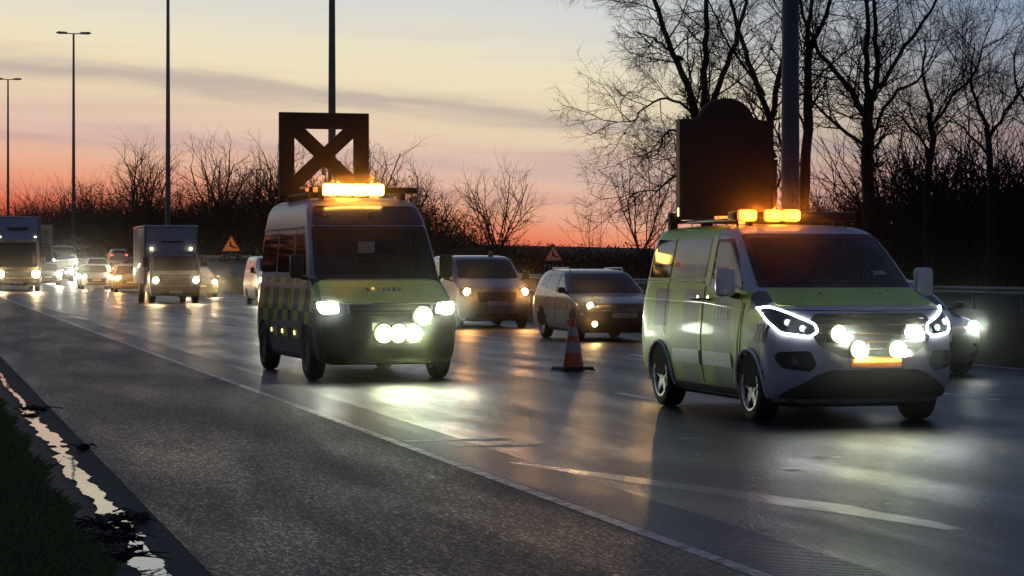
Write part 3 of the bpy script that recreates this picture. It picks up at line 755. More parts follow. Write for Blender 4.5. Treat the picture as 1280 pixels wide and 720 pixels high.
# ------------------------------------------------------------------ patrol van A (low roof, right)
VAN = [(.22, .14, 4.83, .90, .55), (.30, .05, 4.92, .965, .55), (.45, .0, 4.96, 1.0, .55), (.62, .0, 4.97, 1.015, .55), (.80, .02, 4.97, 1.02, .55), (.95, .05, 4.97, 1.012, .55),
       (1.07, .10, 4.97, 1.0, .55), (1.12, .17, 4.97, .995, .55), (1.18, .36, 4.97, .985, .52), (1.26, .62, 4.96, .975, .48), (1.33, .86, 4.95, .96, .44), (1.40, .98, 4.94, .945, .42), (1.60, 1.26, 4.92, .905, .40),
       (1.80, 1.56, 4.89, .86, .40), (1.88, 1.72, 4.87, .83, .40), (1.94, 1.92, 4.82, .775, .40), (1.975, 2.2, 4.7, .67, .4), (1.99, 2.6, 4.5, .5, .4)]
def patrol_a():
    root = thing('patrol_van', 'white and yellow patrol van with black panel and short amber lights on its low roof', 'van', (9.30, 22.3, 0), R(.6))
    s = Shell([(a, b, c - .13, w * .975, d) for a, b, c, w, d in VAN], sz=1.03, dr=.42, nr=3); L = M['liv_a']
    bd_ = s.body([L, M['under']], root, [(.97, .345), (3.90, .345)], .385); s.zk = 1.03
    WSP = [(-.84, 1.355), (.84, 1.355), (.80, 1.6), (.745, 1.875), (-.745, 1.875), (-.80, 1.6)]; DWP = [(1.26, 1.30), (2.30, 1.42), (2.30, 1.83), (1.86, 1.83), (1.62, 1.66), (1.34, 1.40)]
    cut(bd_, s, [('front', grow_poly(WSP, .035)), ('left', grow_poly(DWP, .03)), ('right', grow_poly(DWP, .03))]); cabin(root, .90, 1.22, 1.36, 2.25, 1.0, 1.85, 2.75)
    MB().box(0, 2.5, .26, 1.6, 4.4, .16, bev=.03).build('underbody', M['under'], root)
    # bonnet
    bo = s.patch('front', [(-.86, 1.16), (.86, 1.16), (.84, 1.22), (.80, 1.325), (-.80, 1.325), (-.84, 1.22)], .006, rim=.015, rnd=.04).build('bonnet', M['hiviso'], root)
    for x in (-.33, .33): MB().lathe([(.014, 0), (.010, .012)], 8, 'Z', tuple(s.P('front', x, 1.27, .004))).build('washer_jet', M['black'], bo)
    s.line('front', [(-.93, 1.125), (-.5, 1.115), (0, 1.11), (.5, 1.115), (.93, 1.125)], .007).build('bonnet_seam', M['under'], root)
    # windscreen
    ws = s.patch('front', [(-.84, 1.355), (.84, 1.355), (.80, 1.6), (.745, 1.875), (-.745, 1.875), (-.80, 1.6)], .005, rnd=.07, rim=0).build('windscreen', M['clear'], root); frit(s, 'front', WSP, .045, ws)
    s.patch('front', [(-.83, 1.335), (.83, 1.335), (.85, 1.372), (-.85, 1.372)], .009, rim=.01).build('cowl', M['black'], root)
    for a, b in (((-.62, 1.365), (-.05, 1.41)), ((.12, 1.365), (.66, 1.40))):
        MB().tube([s.P('front', a[0], a[1], .03), s.P('front', (a[0] + b[0]) / 2, (a[1] + b[1]) / 2 + .01, .028), s.P('front', b[0], b[1], .02)], [.009, .007, .004], 6).build('wiper', M['black'], root)
    s.patch('front', [(.45, 1.455), (.60, 1.455), (.60, 1.495), (.45, 1.495)], .008, rim=0).build('windscreen_sticker', M['plate'], ws)
    # grille and bumper
    gr_ = s.patch('front', [(-.60, .80), (-.36, .66), (.36, .66), (.60, .80), (.66, .98), (.60, 1.085), (-.60, 1.085), (-.66, .98)], .006, rnd=.06).build('grille', M['black'], root)
    for z in (.74, .82, .90, .98, 1.04):
        w = .56 if z > .8 else .44
        s.line('front', [(-w, z), (0, z), (w, z)], .010, .012).build('grille_bar', M['lens'], gr_)
    bpm = s.patch('front', [(-.90, .27), (.90, .27), (.86, .34), (.60, .50), (.46, .545), (-.46, .545), (-.60, .50), (-.86, .34)], .008, rnd=.04)
    bpm.build('lower_grille', M['matt'], root)
    for sg in (-1, 1):
        s.patch('front', [(sg * .60, .60), (sg * .66, .53), (sg * .90, .56), (sg * .955, .66), (sg * .93, .72), (sg * .66, .73)], .006, rnd=.03).build('fog_lamp_recess', M['black'], root)
        disc_lamp(root, sg * .80, s.front(.80, .63).y - .01, .63, .042, M['lens'], name='fog_lamp')
    s.patch('front', [(-.27, .565), (.27, .565), (.27, .675), (-.27, .675)], .03, rim=.03, rnd=.01).build('number_plate', M['plate'], root)
    # headlights: dark lens with a glowing ring
    for sg in (-1, 1):
        poly = [(sg * .58, .91), (sg * .66, .865), (sg * .90, .90), (sg * .965, 1.00), (sg * .985, 1.13), (sg * .93, 1.145), (sg * .70, 1.03), (sg * .60, .985)]
        h = s.patch('front', poly, .006, rnd=.03).build('headlight', M['lens'], root)
        s.patch('front', [(a * .985 + sg * .012, z) for a, z in poly[:4]] + [(a * .985 + sg * .012, z) for a, z in poly[4:]], .010, rim=0, rnd=.05).build('headlight_glass', mat('headlamp_inner', (.05, .055, .06), .1, metal=.3, coat=1), h)
        s.outline('front', poly, .0115, .014, rnd=.03).build('daylight_ring', M['e_drl'], h)
        for a, z in ((.72, .945), (.84, 1.0)):
            p = s.P('front', sg * a, z, .014); disc_lamp(h, p.x, p.y, p.z, .034, M['e_blue'], M['chrome'], .01, 'projector')
    # work lamps and amber strip
    for i, (x, z, r) in enumerate(((-.40, .925, .09), (-.205, .765, .092), (.205, .765, .092), (.37, .935, .07))):
        disc_lamp(root, x, s.front(x, z).y - .07, z, r, M['e_work'], name='work_lamp', depth=.07)
    ab = MB().box(0, -.05, .66, .50, .04, .035, bev=.012).build('amber_strip', M['e_amberd'], root)
    # side glazing, doors, trim
    for k, sg in (('left', -1), ('right', 1)):
        fw = s.patch(k, [(1.26, 1.30), (2.30, 1.42), (2.30, 1.83), (1.86, 1.83), (1.62, 1.66), (1.34, 1.40)], .004, rnd=.05, rim=0)
        dr = s.patch(k, [(1.32, .50), (2.40, .50), (2.40, 1.34), (1.30, 1.24), (1.20, 1.18), (1.28, .82)], .004, rim=.01, rnd=.05).build('front_door', L, root)
        frit(s, k, DWP, .035, fw.build('window', M['clear'], dr), .05)
        sd = s.patch(k, [(2.45, .50), (3.42, .50), (3.52, .70), (3.68, .82), (3.68, 1.34), (2.45, 1.34)], .004, rim=.01, rnd=.05).build('sliding_door', L, root)
        s.patch(k, [(2.50, 1.42), (3.62, 1.42), (3.62, 1.84), (2.50, 1.84)], .004, rnd=.06).build('window', M['glass'], sd)
        s.patch(k, [(3.72, 1.42), (4.62, 1.42), (4.56, 1.84), (3.72, 1.84)], .004, rnd=.07).build('rear_side_window', M['glass'], root)
        s.patch(k, [(2.32, 1.345), (2.47, 1.345), (2.47, 1.88), (2.32, 1.88)], .003, rim=.01).build('door_pillar', M['hivis'], root)
        for a in ([(1.24, .50), (1.20, .82), (1.14, 1.18)], [(2.425, .32), (2.425, 1.34)], [(3.50, .70), (3.71, .84), (3.71, 1.86)]):
            s.line(k, a, .006, -.001).build('door_seam', M['under'], root)
        s.line(k, [(2.5, 1.375), (4.75, 1.375)], .011, .002).build('slide_rail', M['black'], root)
        s.line(k, [(1.0, 1.10), (2.4, 1.165), (4.6, 1.185)], .009, .0).build('crease', L, root)
        for y0, y1 in ((1.45, 2.38), (2.47, 3.40)):
            s.patch(k, [(y0, .52), (y1, .52), (y1, .66), (y0 + .03, .66)], .014, rim=.02, rnd=.02).build('side_moulding', M['silver'], root)
        s.patch(k, [(1.42, .24), (3.48, .24), (3.48, .31), (1.42, .31)], .006, rim=.02).build('sill', M['black'], root)
        for ya in (2.22, 2.55):
            p = s.P(k, ya, 1.20, .0)
            hd = MB().tube([p, p + Vector((sg * .04, 0, 0)), p + Vector((sg * .04, .16, 0)), p + Vector((0, .18, 0))], .013, 6).build('door_handle', M['black'], root)
            MB().lathe([(.045, 0), (.04, .01)], 14, 'X', tuple(p + Vector((-.005, .08, 0))), caps=True).build('handle_cup', M['chrome'], hd)
        # wheel-arch lips
        for ya in (.97, 3.90):
            arc = [(ya + .40 * math.cos(t), (.345 + .40 * math.sin(t)) / 1.03) for t in [PI * (-.06 + 1.12 * i / 22) for i in range(23)]]
            s.line(k, arc, .020, .003, n=6).build('arch_lip', M['white'], root)
        mirror(root, s, 1.36, 1.28, sg, .2, .20, .30, cover=M['white'])
        for ya in (.97, 3.90): wheel(root, sg * .862, ya, .345, .235, 5, sg)
        # dark shards of the livery on the front wing and the unit mark on the door
        for j in range(4):
            y0 = .50 + j * .09
            s.patch(k, [(y0, .80), (y0 + .055, .80), (y0 - .06, 1.0), (y0 - .10, .98)], .004, rim=0).build('livery_stripe', M['black'], root)
        for j in range(4):
            y0 = 1.92 - j * .095
            s.patch(k, [(y0, 1.02), (y0 + .06, 1.02), (y0 + .06, 1.13), (y0, 1.13)], .009, rim=0).build('unit_mark', M['silver'], dr)
        disc = s.patch(k, [(.62, .98), (1.02, .98), (1.02, 1.12), (.55, 1.12)], .003, rim=0, rnd=.02); disc.build('wing_panel', M['hivis'], root)
    s.patch('front', [(-.62, .40), (.62, .40), (.62, .405), (-.62, .405)], .02, rim=.0).build('bumper_line', M['black'], root)
    # roof: light bar, rack, panel
    lb = MB().box(0, 2.28, 2.135, 1.42, .24, .10, bev=.03).build('light_bar', M['black'], root)
    for x in (-.5, .5): MB().box(x, 2.28, 2.07, .05, .1, .08).build('bar_foot', M['black'], lb)
    for x0, x1 in ((-.66, -.47), (-.36, -.18), (-.15, .03)):
        bc = MB().box((x0 + x1) / 2, 2.16, 2.14, x1 - x0 + .03, .07, .135, bev=.034).build('beacon', M['e_ambers'], lb)
        MB().box((x0 + x1) / 2, 2.118, 2.14, x1 - x0, .03, .09, bev=.014).build('lens', M['e_amberd'], bc)
    for sg in (-1, 1):
        MB().tube([(sg * .62, 2.3, 2.02), (sg * .62, 2.35, 2.10), (sg * .62, 4.5, 2.10), (sg * .62, 4.6, 2.02)], .018, 8).build('roof_rail', M['black'], root)
    for y in (2.7, 3.4, 4.1): MB().tube([(-.62, y, 2.10), (.62, y, 2.10)], .018, 8).build('rack_bar', M['black'], root)
    MB().tube([(.52, 2.0, 1.95), (.53, 2.05, 2.03)], [.012, .006], 6).build('aerial', M['black'], root)
    bb = MB().lathe([(.07, 0), (.07, .05), (.05, .08), (.001, .09)], 16, 'Z', (-.42, 2.62, 2.06)).build('rear_beacon', M['e_ambers'], root)
    MB().box(-.50, 2.9, 2.13, .30, .16, .035, bev=.01).build('side_amber', M['e_ambers'], root)
    # sign panel folded up on the roof (seen from its dark back): box with an arched top
    pts = [(-.55, 0), (.55, 0), (.55, 1.17), (.40, 1.17)]
    for i in range(17):
        t = R(12) + (PI - R(24)) * i / 16; pts.append((.005 + .335 * math.cos(t), 1.15 + .27 * math.sin(t)))
    pts += [(-.40, 1.17), (-.55, 1.17)]
    pa = MB().prism([(a, z + 2.13) for a, z in pts], 4.20, 4.30).build('sign_panel', M['matt'], root, smooth=False)
    for sg in (-1, 1): MB().box(sg * .565, 4.25, 2.70, .025, .13, 1.20).build('panel_frame', M['black'], pa)
    pa.location.x = -.07
    for x in (-.62, .45): MB().box(x, 4.3, 2.08, .09, .12, .26, bev=.01).build('panel_bracket', M['matt'], pa)
    MB().box(-.575, 4.22, 2.22, .03, .03, .10, bev=.008).build('panel_marker', M['e_dim'], pa)
    # lights that really shine, and added spots for the lamp halos
    for x, z in ((-.40, .905), (-.205, .765), (.205, .765), (.37, .915)):
        spot(root, (x, -.22, z), 5, (.93, 1, .80), 165, .15, .16, 4)
        spot(root, (x, -.22, z), 60, (.90, 1, .84), 46, .9, .16, 9)
        halo_beam(root, (x, -.16, z), BI * .6, (.95, 1, .75), .08)
    for x in (-.80, .80): spot(root, (x, .05, .98), 9, (.95, .97, 1), 120, .6, .1, 8)
    for x in (-.57, -.27, -.06): halo_beam(root, (x, 2.06, 2.14), BI * 1.3, (1, .20, .006), .06)
    point(root, (-.06, 2.55, 2.16), 8, (1, .36, .03), .12)
    point(root, (-.57, 2.50, 2.16), 4, (1, .36, .03), .08)
    return root
patrol_a()

# ------------------------------------------------------------------ patrol van B (high roof, left)
HVAN = [(.25, .12, 5.85, .94, .5), (.34, .03, 5.93, 1.0, .5), (.55, .0, 5.97, 1.03, .5), (.80, .0, 5.98, 1.035, .5), (1.0, .04, 5.98, 1.03, .5), (1.07, .09, 5.98, 1.02, .5), (1.14, .22, 5.98, 1.01, .48),
        (1.25, .48, 5.97, 1.0, .44), (1.36, .74, 5.96, .985, .40), (1.42, .86, 5.95, .975, .38), (1.70, 1.10, 5.93, .955, .36), (2.0, 1.36, 5.90, .93, .34), (2.25, 1.58, 5.86, .90, .34), (2.42, 1.78, 5.82, .86, .34),
        (2.52, 1.98, 5.75, .80, .36), (2.58, 2.25, 5.6, .70, .4), (2.605, 2.7, 5.4, .5, .4)]
def patrol_b():
    root = thing('patrol_van', 'high-roof patrol van with a dark cross frame and long blazing amber bar on its roof', 'van', (6.42, 32.6, 0), R(1.6))
    s = Shell(HVAN, sy=.92, sx=.965, n=3.0, dr=.4, nr=3); L = M['liv_b']; yl = .93
    bd_ = s.body([L, M['under']], root, [(.98, .36), (4.55, .36)], .41)
    WSP = [(-.89, 1.41), (.89, 1.41), (.86, 1.8), (.83, 2.16), (-.83, 2.16), (-.86, 1.8)]
    cut(bd_, s, [('front', grow_poly(WSP, .035))]); cabin(root, .93, 1.12, 1.42, 2.15, 1.10, 2.3, 2.7)
    MB().box(-.15, .95, 1.86, .24, .02, .16, bev=.003).build('paper_note', M['plate'], root)
    MB().box(0, 2.8, .30, 1.6, 5.0, .16, bev=.03).build('underbody', M['under'], root)
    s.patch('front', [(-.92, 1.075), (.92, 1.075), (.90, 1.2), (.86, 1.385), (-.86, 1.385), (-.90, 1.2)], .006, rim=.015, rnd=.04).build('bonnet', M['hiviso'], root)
    s.line('front', [(-.95, 1.09), (0, 1.075), (.95, 1.09)], .008).build('bonnet_seam', M['under'], root)
    lt = MB()
    for j in range(7):
        x = -.26 + j * .075
        s.patch('front', [(x, 1.235), (x + .05, 1.235), (x + .035 + .02 * (j % 2), 1.285), (x + .008, 1.285)], .009, rim=0, mb=lt)
    lt.build('bonnet_lettering', M['bluegrey'], root)
    ws = s.patch('front', [(-.89, 1.41), (.89, 1.41), (.86, 1.8), (.83, 2.16), (-.83, 2.16), (-.86, 1.8)], .005, rnd=.06, rim=0).build('windscreen', M['clear'], root); frit(s, 'front', WSP, .05, ws)
    s.patch('front', [(-.82, 2.18), (.82, 2.18), (.76, 2.46), (-.76, 2.46)], .004, rnd=.05).build('header_panel', M['darkpaint'], root)
    for a, b in (((-.66, 1.42), (-.05, 1.48)), ((.12, 1.42), (.70, 1.47))):
        MB().tube([s.P('front', a[0], a[1], .03), s.P('front', b[0], b[1], .02)], [.009, .005], 6).build('wiper', M['black'], root)
    s.patch('front', [(-.93, .265), (.93, .265), (.985, .8), (.975, .90), (.58, .92), (.58, 1.06), (-.58, 1.06), (-.58, .92), (-.975, .90), (-.985, .8)], .005, rnd=.04).build('bumper', M['matt'], root)
    g2 = s.patch('front', [(-.56, .86), (.56, .86), (.58, 1.05), (-.58, 1.05)], .012, rnd=.02).build('grille', M['black'], root)
    for z in (.90, .95, 1.0): s.line('front', [(-.54, z), (.54, z)], .007, .014).build('grille_bar', M['lens'], g2)
    s.patch('front', [(-.60, .40), (.60, .40), (.56, .56), (-.56, .56)], .010, rnd=.02).build('air_intake', M['under'], root)
    s.patch('front', [(-.27, .70), (.27, .70), (.27, .81), (-.27, .81)], .02, rnd=.01).build('number_plate', M['plate'], root)
    for sg in (-1, 1):
        poly = [(sg * .60, .93), (sg * .93, .91), (sg * .99, 1.00), (sg * .985, 1.115), (sg * .70, 1.09), (sg * .62, 1.05)]
        h = s.patch('front', poly, .008, rnd=.03).build('headlight', M['lens'], root)
        if sg < 0: pl = [(-.72, .945), (-.925, .93), (-.97, 1.0), (-.965, 1.09), (-.72, 1.07)]
        else: pl = [(.64, .945), (.90, .93), (.96, 1.0), (.955, 1.09), (.68, 1.07)]
        s.patch('front', pl, .014, rim=.01, rnd=.03).build('headlight_glass', M['e_white'], h)
        k = 'left' if sg < 0 else 'right'
        dr = s.patch(k, [(1.35, .62), (2.35, .62), (2.35, 1.44), (1.30, 1.36), (1.24, .9)], .004, rim=.01, rnd=.05).build('front_door', L, root)
        s.patch(k, [(1.35, 1.46), (2.32, 1.50), (2.32, 2.08), (1.74, 2.08), (1.52, 1.80)], .004, rnd=.06).build('window', M['glass'], dr)
        sd = s.patch(k, [(2.42, .62), (3.75, .62), (3.75, 1.44), (2.42, 1.44)], .004, rim=.01, rnd=.05).build('sliding_door', L, root)
        s.patch(k, [(2.46, 1.50), (3.72, 1.50), (3.72, 2.08), (2.46, 2.08)], .004, rnd=.07).build('window', M['glass'], sd)
        s.patch(k, [(3.84, 1.50), (5.15, 1.50), (5.12, 2.08), (3.84, 2.08)], .004, rnd=.08).build('rear_side_window', M['glass'], root)
        for a in ([(1.22, .55), (1.22, 1.40)], [(2.385, .5), (2.385, 2.14)], [(3.79, .5), (3.79, 2.14)]):
            s.line(k, a, .007, -.001).build('door_seam', M['under'], root)
        s.line(k, [(1.8, 2.15), (5.3, 2.15)], .016, .002).build('roof_gutter', M['silver'], root)
        s.patch(k, [(1.15, 1.27), (5.3, 1.27), (5.3, 1.34), (1.15, 1.34)], .008, rim=.01).build('white_stripe', M['silver'], root)
        for y0, y1 in ((1.42, 2.36), (2.42, 3.75)):
            s.patch(k, [(y0, .70), (y1, .70), (y1, .80), (y0, .80)], .016, rim=.02, rnd=.02).build('side_moulding', M['silver'], root)
        s.patch(k, [(1.45, .28), (4.0, .28), (4.0, .36), (1.45, .36)], .008, rim=.02).build('sill', M['steel'], root)
        for y in (1.9, 2.9, 3.8): s.patch(k, [(y, .60), (y + .05, .60), (y + .05, .66), (y, .66)], .016, rim=.01).build('side_marker', M['e_dim'], root)
        for ya in (.98, 4.55):
            arc = [(ya + .42 * math.cos(t), .36 + .42 * math.sin(t)) for t in [PI * (-.06 + 1.12 * i / 22) for i in range(23)]]
            s.line(k, arc, .016, .003, n=6).build('arch_lip', M['black'], root)
            wheel(root, sg * .90, ya, .36, .235, 8, sg, True)
        mirror(root, s, 1.30, 1.42, sg, .2, .19, .34, cover=M['black'])
    # auxiliary lamps on the bumper
    MB().box(.085, -.03, .60, .72, .04, .05, bev=.01).build('lamp_bracket', M['black'], root)
    for x in (-.12, .085, .29): disc_lamp(root, x, -.08, .665, .135, M['e_work'], name='work_lamp', depth=.07)
    disc_lamp(root, .43, -.08, .90, .135, M['e_work'], name='work_lamp', depth=.07)
    # light bar
    lb = MB().box(0, 1.95, 2.70, 1.62, .26, .09, bev=.03).build('light_bar', M['black'], root)
    for x in (-.6, .6): MB().box(x, 1.98, 2.61, .06, .12, .10).build('bar_foot', M['black'], lb)
    for i in range(4):
        bc = MB().box(-.50 + i * .225, 1.81, 2.70, .235, .07, .19, bev=.034).build('beacon', M['e_ambers'], lb)
        MB().box(-.50 + i * .225, 1.765, 2.70, .225, .03, .145, bev=.014).build('lens', M['e_amberw'], bc)
    MB().box(-.72, 1.80, 2.70, .06, .05, .07, bev=.012).build('beacon', M['e_ambers'], lb)
    MB().box(-.83, 1.85, 2.70, .04, .05, .05, bev=.012).build('beacon', M['e_ambers'], lb)
    # cross frame (back of the closed-lane signal)
    fr = MB(); y0, y1 = 4.05, 4.15; z0 = 2.60; H = 1.36; w = .70
    def bar(a, b, wd):
        a, b = Vector(a), Vector(b); d = (b - a).normalized(); n = Vector((-d.y, d.x)) * wd / 2
        fr.prism([tuple(a + n), tuple(b + n), tuple(b - n), tuple(a - n)], y0 + .01, y1 - .01)
    fr.prism([(-w, z0), (-w + .23, z0), (-w + .23, z0 + H - .25), (-w, z0 + H - .25)], y0, y1)
    fr.prism([(w - .23, z0), (w, z0), (w, z0 + H - .25), (w - .23, z0 + H - .25)], y0, y1)
    fr.prism([(-w, z0 + H - .25), (w, z0 + H - .25), (w, z0 + H), (-w, z0 + H)], y0, y1)
    fr.prism([(-w + .23, z0), (w - .23, z0), (w - .23, z0 + .18), (-w + .23, z0 + .18)], y0, y1)
    sgf = fr.build('signal_frame', M['matt'], root, smooth=False)
    fr = MB(); bar((-w + .15, z0 + .18), (w - .15, z0 + H - .16), .21); bar((-w + .15, z0 + H - .16), (w - .15, z0 + .18), .21)
    fr.build('cross', M['matt'], sgf, smooth=False)
    for x in (-.5, .5): MB().box(x, 4.2, 2.62, .08, .4, .08).build('frame_foot', M['matt'], sgf)
    MB().tube([(.0, 4.14, 3.0), (.0, 4.14, 3.24)], .03, 8).build('frame_mast', M['steel'], sgf); sgf.location.x = -.14
    for sg in (-1, 1): MB().tube([(sg * .72, 2.3, 2.56), (sg * .72, 2.35, 2.66), (sg * .72, 5.1, 2.66), (sg * .72, 5.2, 2.56)], .02, 8).build('roof_rail', M['black'], root)
    spot(root, (.085, -.30, .80), 12, (.86, 1, .66), 172, .2, .4, -4)
    spot(root, (-.1, -.28, .72), 14, (.88, 1, .70), 64, .9, .3, 8)
    spot(root, (.3, -.28, .72), 40, (.88, 1, .74), 34, .9, .3, 6)
    spot(root, (.43, -.30, .90), 8, (.90, 1, .62), 168, .12, .2, 4)
    for x in (-.15, .30): halo_beam(root, (x, -.16, .66), BI * 1.3, (.92, 1, .5), .1)
    halo_beam(root, (.43, -.2, .90), BI * 1.3, (.92, 1, .5), .1)
    for x in (-.85, .85):
        spot(root, (x * 1.05, -.10, 1.0), 36, (.90, 1, .80), 168, .4, .2, 0); halo_beam(root, (x, 0, 1.0), BI * .5, (.95, 1, .85))
    point(root, (-.16, 2.3, 2.80), 20, (1, .42, .06), .15)
    for x in (-.45, -.16, .13): halo_beam(root, (x, 1.72, 2.70), BI * 1.6, (1, .27, .012), .1)
    return root
patrol_b()

# ------------------------------------------------------------------ ordinary cars and vans
CAR = [(.20, .12, 4.26, .80, .55), (.28, .04, 4.34, .87, .55), (.42, .0, 4.39, .90, .55), (.58, .0, 4.40, .905, .55), (.70, .05, 4.40, .905, .55), (.76, .12, 4.40, .90, .55), (.84, .40, 4.40, .895, .50), (.91, .75, 4.39, .885, .46),
       (.97, 1.08, 4.36, .87, .42), (1.05, 1.22, 4.33, .85, .40), (1.20, 1.48, 4.24, .80, .38), (1.34, 1.76, 4.10, .74, .36), (1.42, 2.0, 3.98, .68, .36), (1.46, 2.3, 3.8, .60, .36), (1.48, 2.6, 3.5, .42, .3)]
def car(label, X, Y, paint, lamp, name='car', cat='car', sc=(1, 1, 1), van=False, rz=0, group=None, fog=None, detail=True, lamps=(-1, 1), lr=.085, tail=False, beacon=False, rails=False, cone=None, detach=False):
    root = thing(name, label, cat, (X + cv(Y), Y, g(Y)), rz, group)
    sx, sy, sz = sc
    s = Shell(VAN if van else CAR, sx, sy, sz, n=2.5 if van else 2.4)
    if van: axr = .33; A = [(.93 * sy, axr), (3.85 * sy, axr)]; zb, zt = 1.355, 1.88; xw = (.84, .745); zh = (.86, 1.10); xh = (.62, .96); zg = (.70, .98)
    else: axr = .325; A = [(.86 * sy, axr), (3.46 * sy, axr)]; zb, zt = .985, 1.385; xw = (.78, .62); zh = (.66, .79); xh = (.52, .86); zg = (.40, .62)
    W = 1.02 * sx if van else .905 * sx
    s.body([paint, M['under']], root, A, axr + .045)
    MB().box(0, 2.2 * sy, .24, W * 1.6, 3.8 * sy, .12, bev=.03).build('underbody', M['under'], root)
    s.patch('front', [(-xw[0] * sx, zb * sz), (xw[0] * sx, zb * sz), (xw[1] * sx, zt * sz), (-xw[1] * sx, zt * sz)], .005, rnd=.06).build('windscreen', M['glass'], root)
    s.patch('front', [(-.5 * sx, zg[0] * sz), (.5 * sx, zg[0] * sz), (.56 * sx, zg[1] * sz), (-.56 * sx, zg[1] * sz)], .006, rnd=.04).build('grille', M['black'], root)
    s.patch('front', [(-.62 * sx, .27), (.62 * sx, .27), (.56 * sx, .37), (-.56 * sx, .37)], .006, rnd=.02).build('lower_grille', M['black'], root)
    pz = .50 if not van else .58
    s.patch('front', [(-.26, pz), (.26, pz), (.26, pz + .11), (-.26, pz + .11)], .02, rnd=.01).build('number_plate', M['plate'], root)
    if not van:
        s.line('front', [(-.5 * sx, .63 * sz), (0, .62 * sz), (.5 * sx, .63 * sz)], .010, .010).build('chrome_strip', M['chrome'], root)
        s.line('front', [(-.80 * sx, .77 * sz), (0, .745 * sz), (.80 * sx, .77 * sz)], .006).build('bonnet_seam', M['under'], root)
    for sg in (-1, 1):
        k = 'left' if sg < 0 else 'right'
        poly = [(sg * xh[0] * sx, zh[0] * sz), (sg * xh[1] * sx, (zh[0] + .02) * sz), (sg * (xh[1] + .01) * sx, zh[1] * sz), (sg * xh[0] * sx, (zh[1] - .03) * sz)]
        h = s.patch('front', poly, .006, rnd=.03).build('headlight', M['lens'], root)
        if sg in lamps and lamp:
            xm = (xh[0] + .17) * sx * sg; zm = (zh[0] + zh[1]) / 2 * sz
            p = s.P('front', xm, zm, .02); halo_beam(root, tuple(p + Vector((0, -.06, 0))), BI * (.8 if Y < 80 else 1.3), GLOW[lamp.name]); disc_lamp(h, p.x, p.y, p.z, lr * (1 if Y < 80 else 1.2), lamp, M['chrome'], .02, 'reflector')
        if fog and sg == fog[0]:
            p = s.P('front', sg * .62 * sx, .38, .02); disc_lamp(root, p.x, p.y, p.z, .06, fog[1], M['black'], .02, 'fog_lamp')
        if van:
            s.patch(k, [(1.28 * sy, 1.30 * sz), (2.25 * sy, 1.40 * sz), (2.25 * sy, 1.82 * sz), (1.84 * sy, 1.82 * sz), (1.62 * sy, 1.66 * sz)], .004, rnd=.05).build('window', M['glass'], root)
            for a, b in ((2.4, 3.55), (3.66, 4.6)): s.patch(k, [(a * sy, 1.42 * sz), (b * sy, 1.42 * sz), (b * sy, 1.83 * sz), (a * sy, 1.83 * sz)], .004, rnd=.06).build('window', M['glass'], root)
            s.line(k, [(2.33 * sy, .35), (2.33 * sy, 1.86 * sz)], .006, -.001).build('door_seam', M['under'], root)
        else:
            s.patch(k, [(1.50 * sy, 1.0 * sz), (2.30 * sy, 1.02 * sz), (2.30 * sy, 1.375 * sz), (2.05 * sy, 1.375 * sz)], .004, rnd=.04).build('window', M['glass'], root)
            s.patch(k, [(2.36 * sy, 1.02 * sz), (3.15 * sy, 1.05 * sz), (3.12 * sy, 1.37 * sz), (2.36 * sy, 1.375 * sz)], .004, rnd=.04).build('window', M['glass'], root)
            s.patch(k, [(3.22 * sy, 1.06 * sz), (3.85 * sy, 1.14 * sz), (3.62 * sy, 1.34 * sz), (3.19 * sy, 1.365 * sz)], .004, rnd=.04).build('window', M['glass'], root)
            for a in ([(1.32 * sy, .35), (1.34 * sy, .95 * sz)], [(2.33 * sy, .3), (2.33 * sy, 1.39 * sz)], [(3.0 * sy, .45), (3.2 * sy, .98 * sz)]):
                s.line(k, a, .005, -.001).build('door_seam', M['under'], root)
            for y in (2.1, 2.95):
                p = s.P(k, y * sy, .88 * sz, .0); MB().tube([p, p + Vector((sg * .03, .02, 0)), p + Vector((sg * .03, .14, 0)), p + Vector((0, .16, 0))], .011, 6).build('door_handle', M['chrome'], root)
        mirror(root, s, (1.36 if van else 1.42) * sy, (1.30 if van else .98) * sz, sg, .2, .17 if van else .17, .24 if van else .13, cover=M['black'])
        for ya, za in A: wheel(root, sg * (W - .12), ya, axr, .2, 5 if not van else 8, sg, van)
        s.patch('rear', [(sg * .62 * sx, .80 * sz), (sg * .86 * sx, .80 * sz), (sg * .86 * sx, .95 * sz), (sg * .62 * sx, .93 * sz)], .01, rnd=.02).build('tail_light', M['e_red'] if tail else M['signred'], root)
        if rails: MB().tube([(sg * .60 * sx, 2.1 * sy, 1.42 * sz), (sg * .60 * sx, 2.25 * sy, 1.51 * sz), (sg * .60 * sx, 3.6 * sy, 1.49 * sz), (sg * .60 * sx, 3.75 * sy, 1.40 * sz)], .016, 6).build('roof_rail', M['chrome'], root)
    s.patch('rear', [(-.6 * sx, 1.05 * sz), (.6 * sx, 1.05 * sz), (.5 * sx, 1.32 * sz), (-.5 * sx, 1.32 * sz)], .005, rnd=.04).build('rear_window', M['glass'], root)
    if beacon: MB().lathe([(.07, 0), (.07, .06), (.05, .11), (.001, .12)], 14, 'Z', (.35 * sx, 2.3 * sy, 1.975 * sz)).build('beacon', M['redpaint'], root)
    return root
car('dark estate car with one round fog lamp lit, right of the traffic cone', 14.50, 48.3, M['darkpaint'], M['e_warm'], sc=(1, 1, 1.03), fog=(-1, M['e_warm']), rails=True, lr=.075)
car('grey people carrier with orange headlights and small roof beacon, left of the dark estate car', 14.5, 59.6, M['bluegrey'], M['e_faro'], 'van', 'van', (.95, .93, .94), True, beacon=True, lr=.10)
car('dark blue car half hidden behind the white and yellow patrol van, one lamp showing', 14.25, 32.0, M['darkpaint'], M['e_white'], sc=(1, 1, .96), lr=.085)
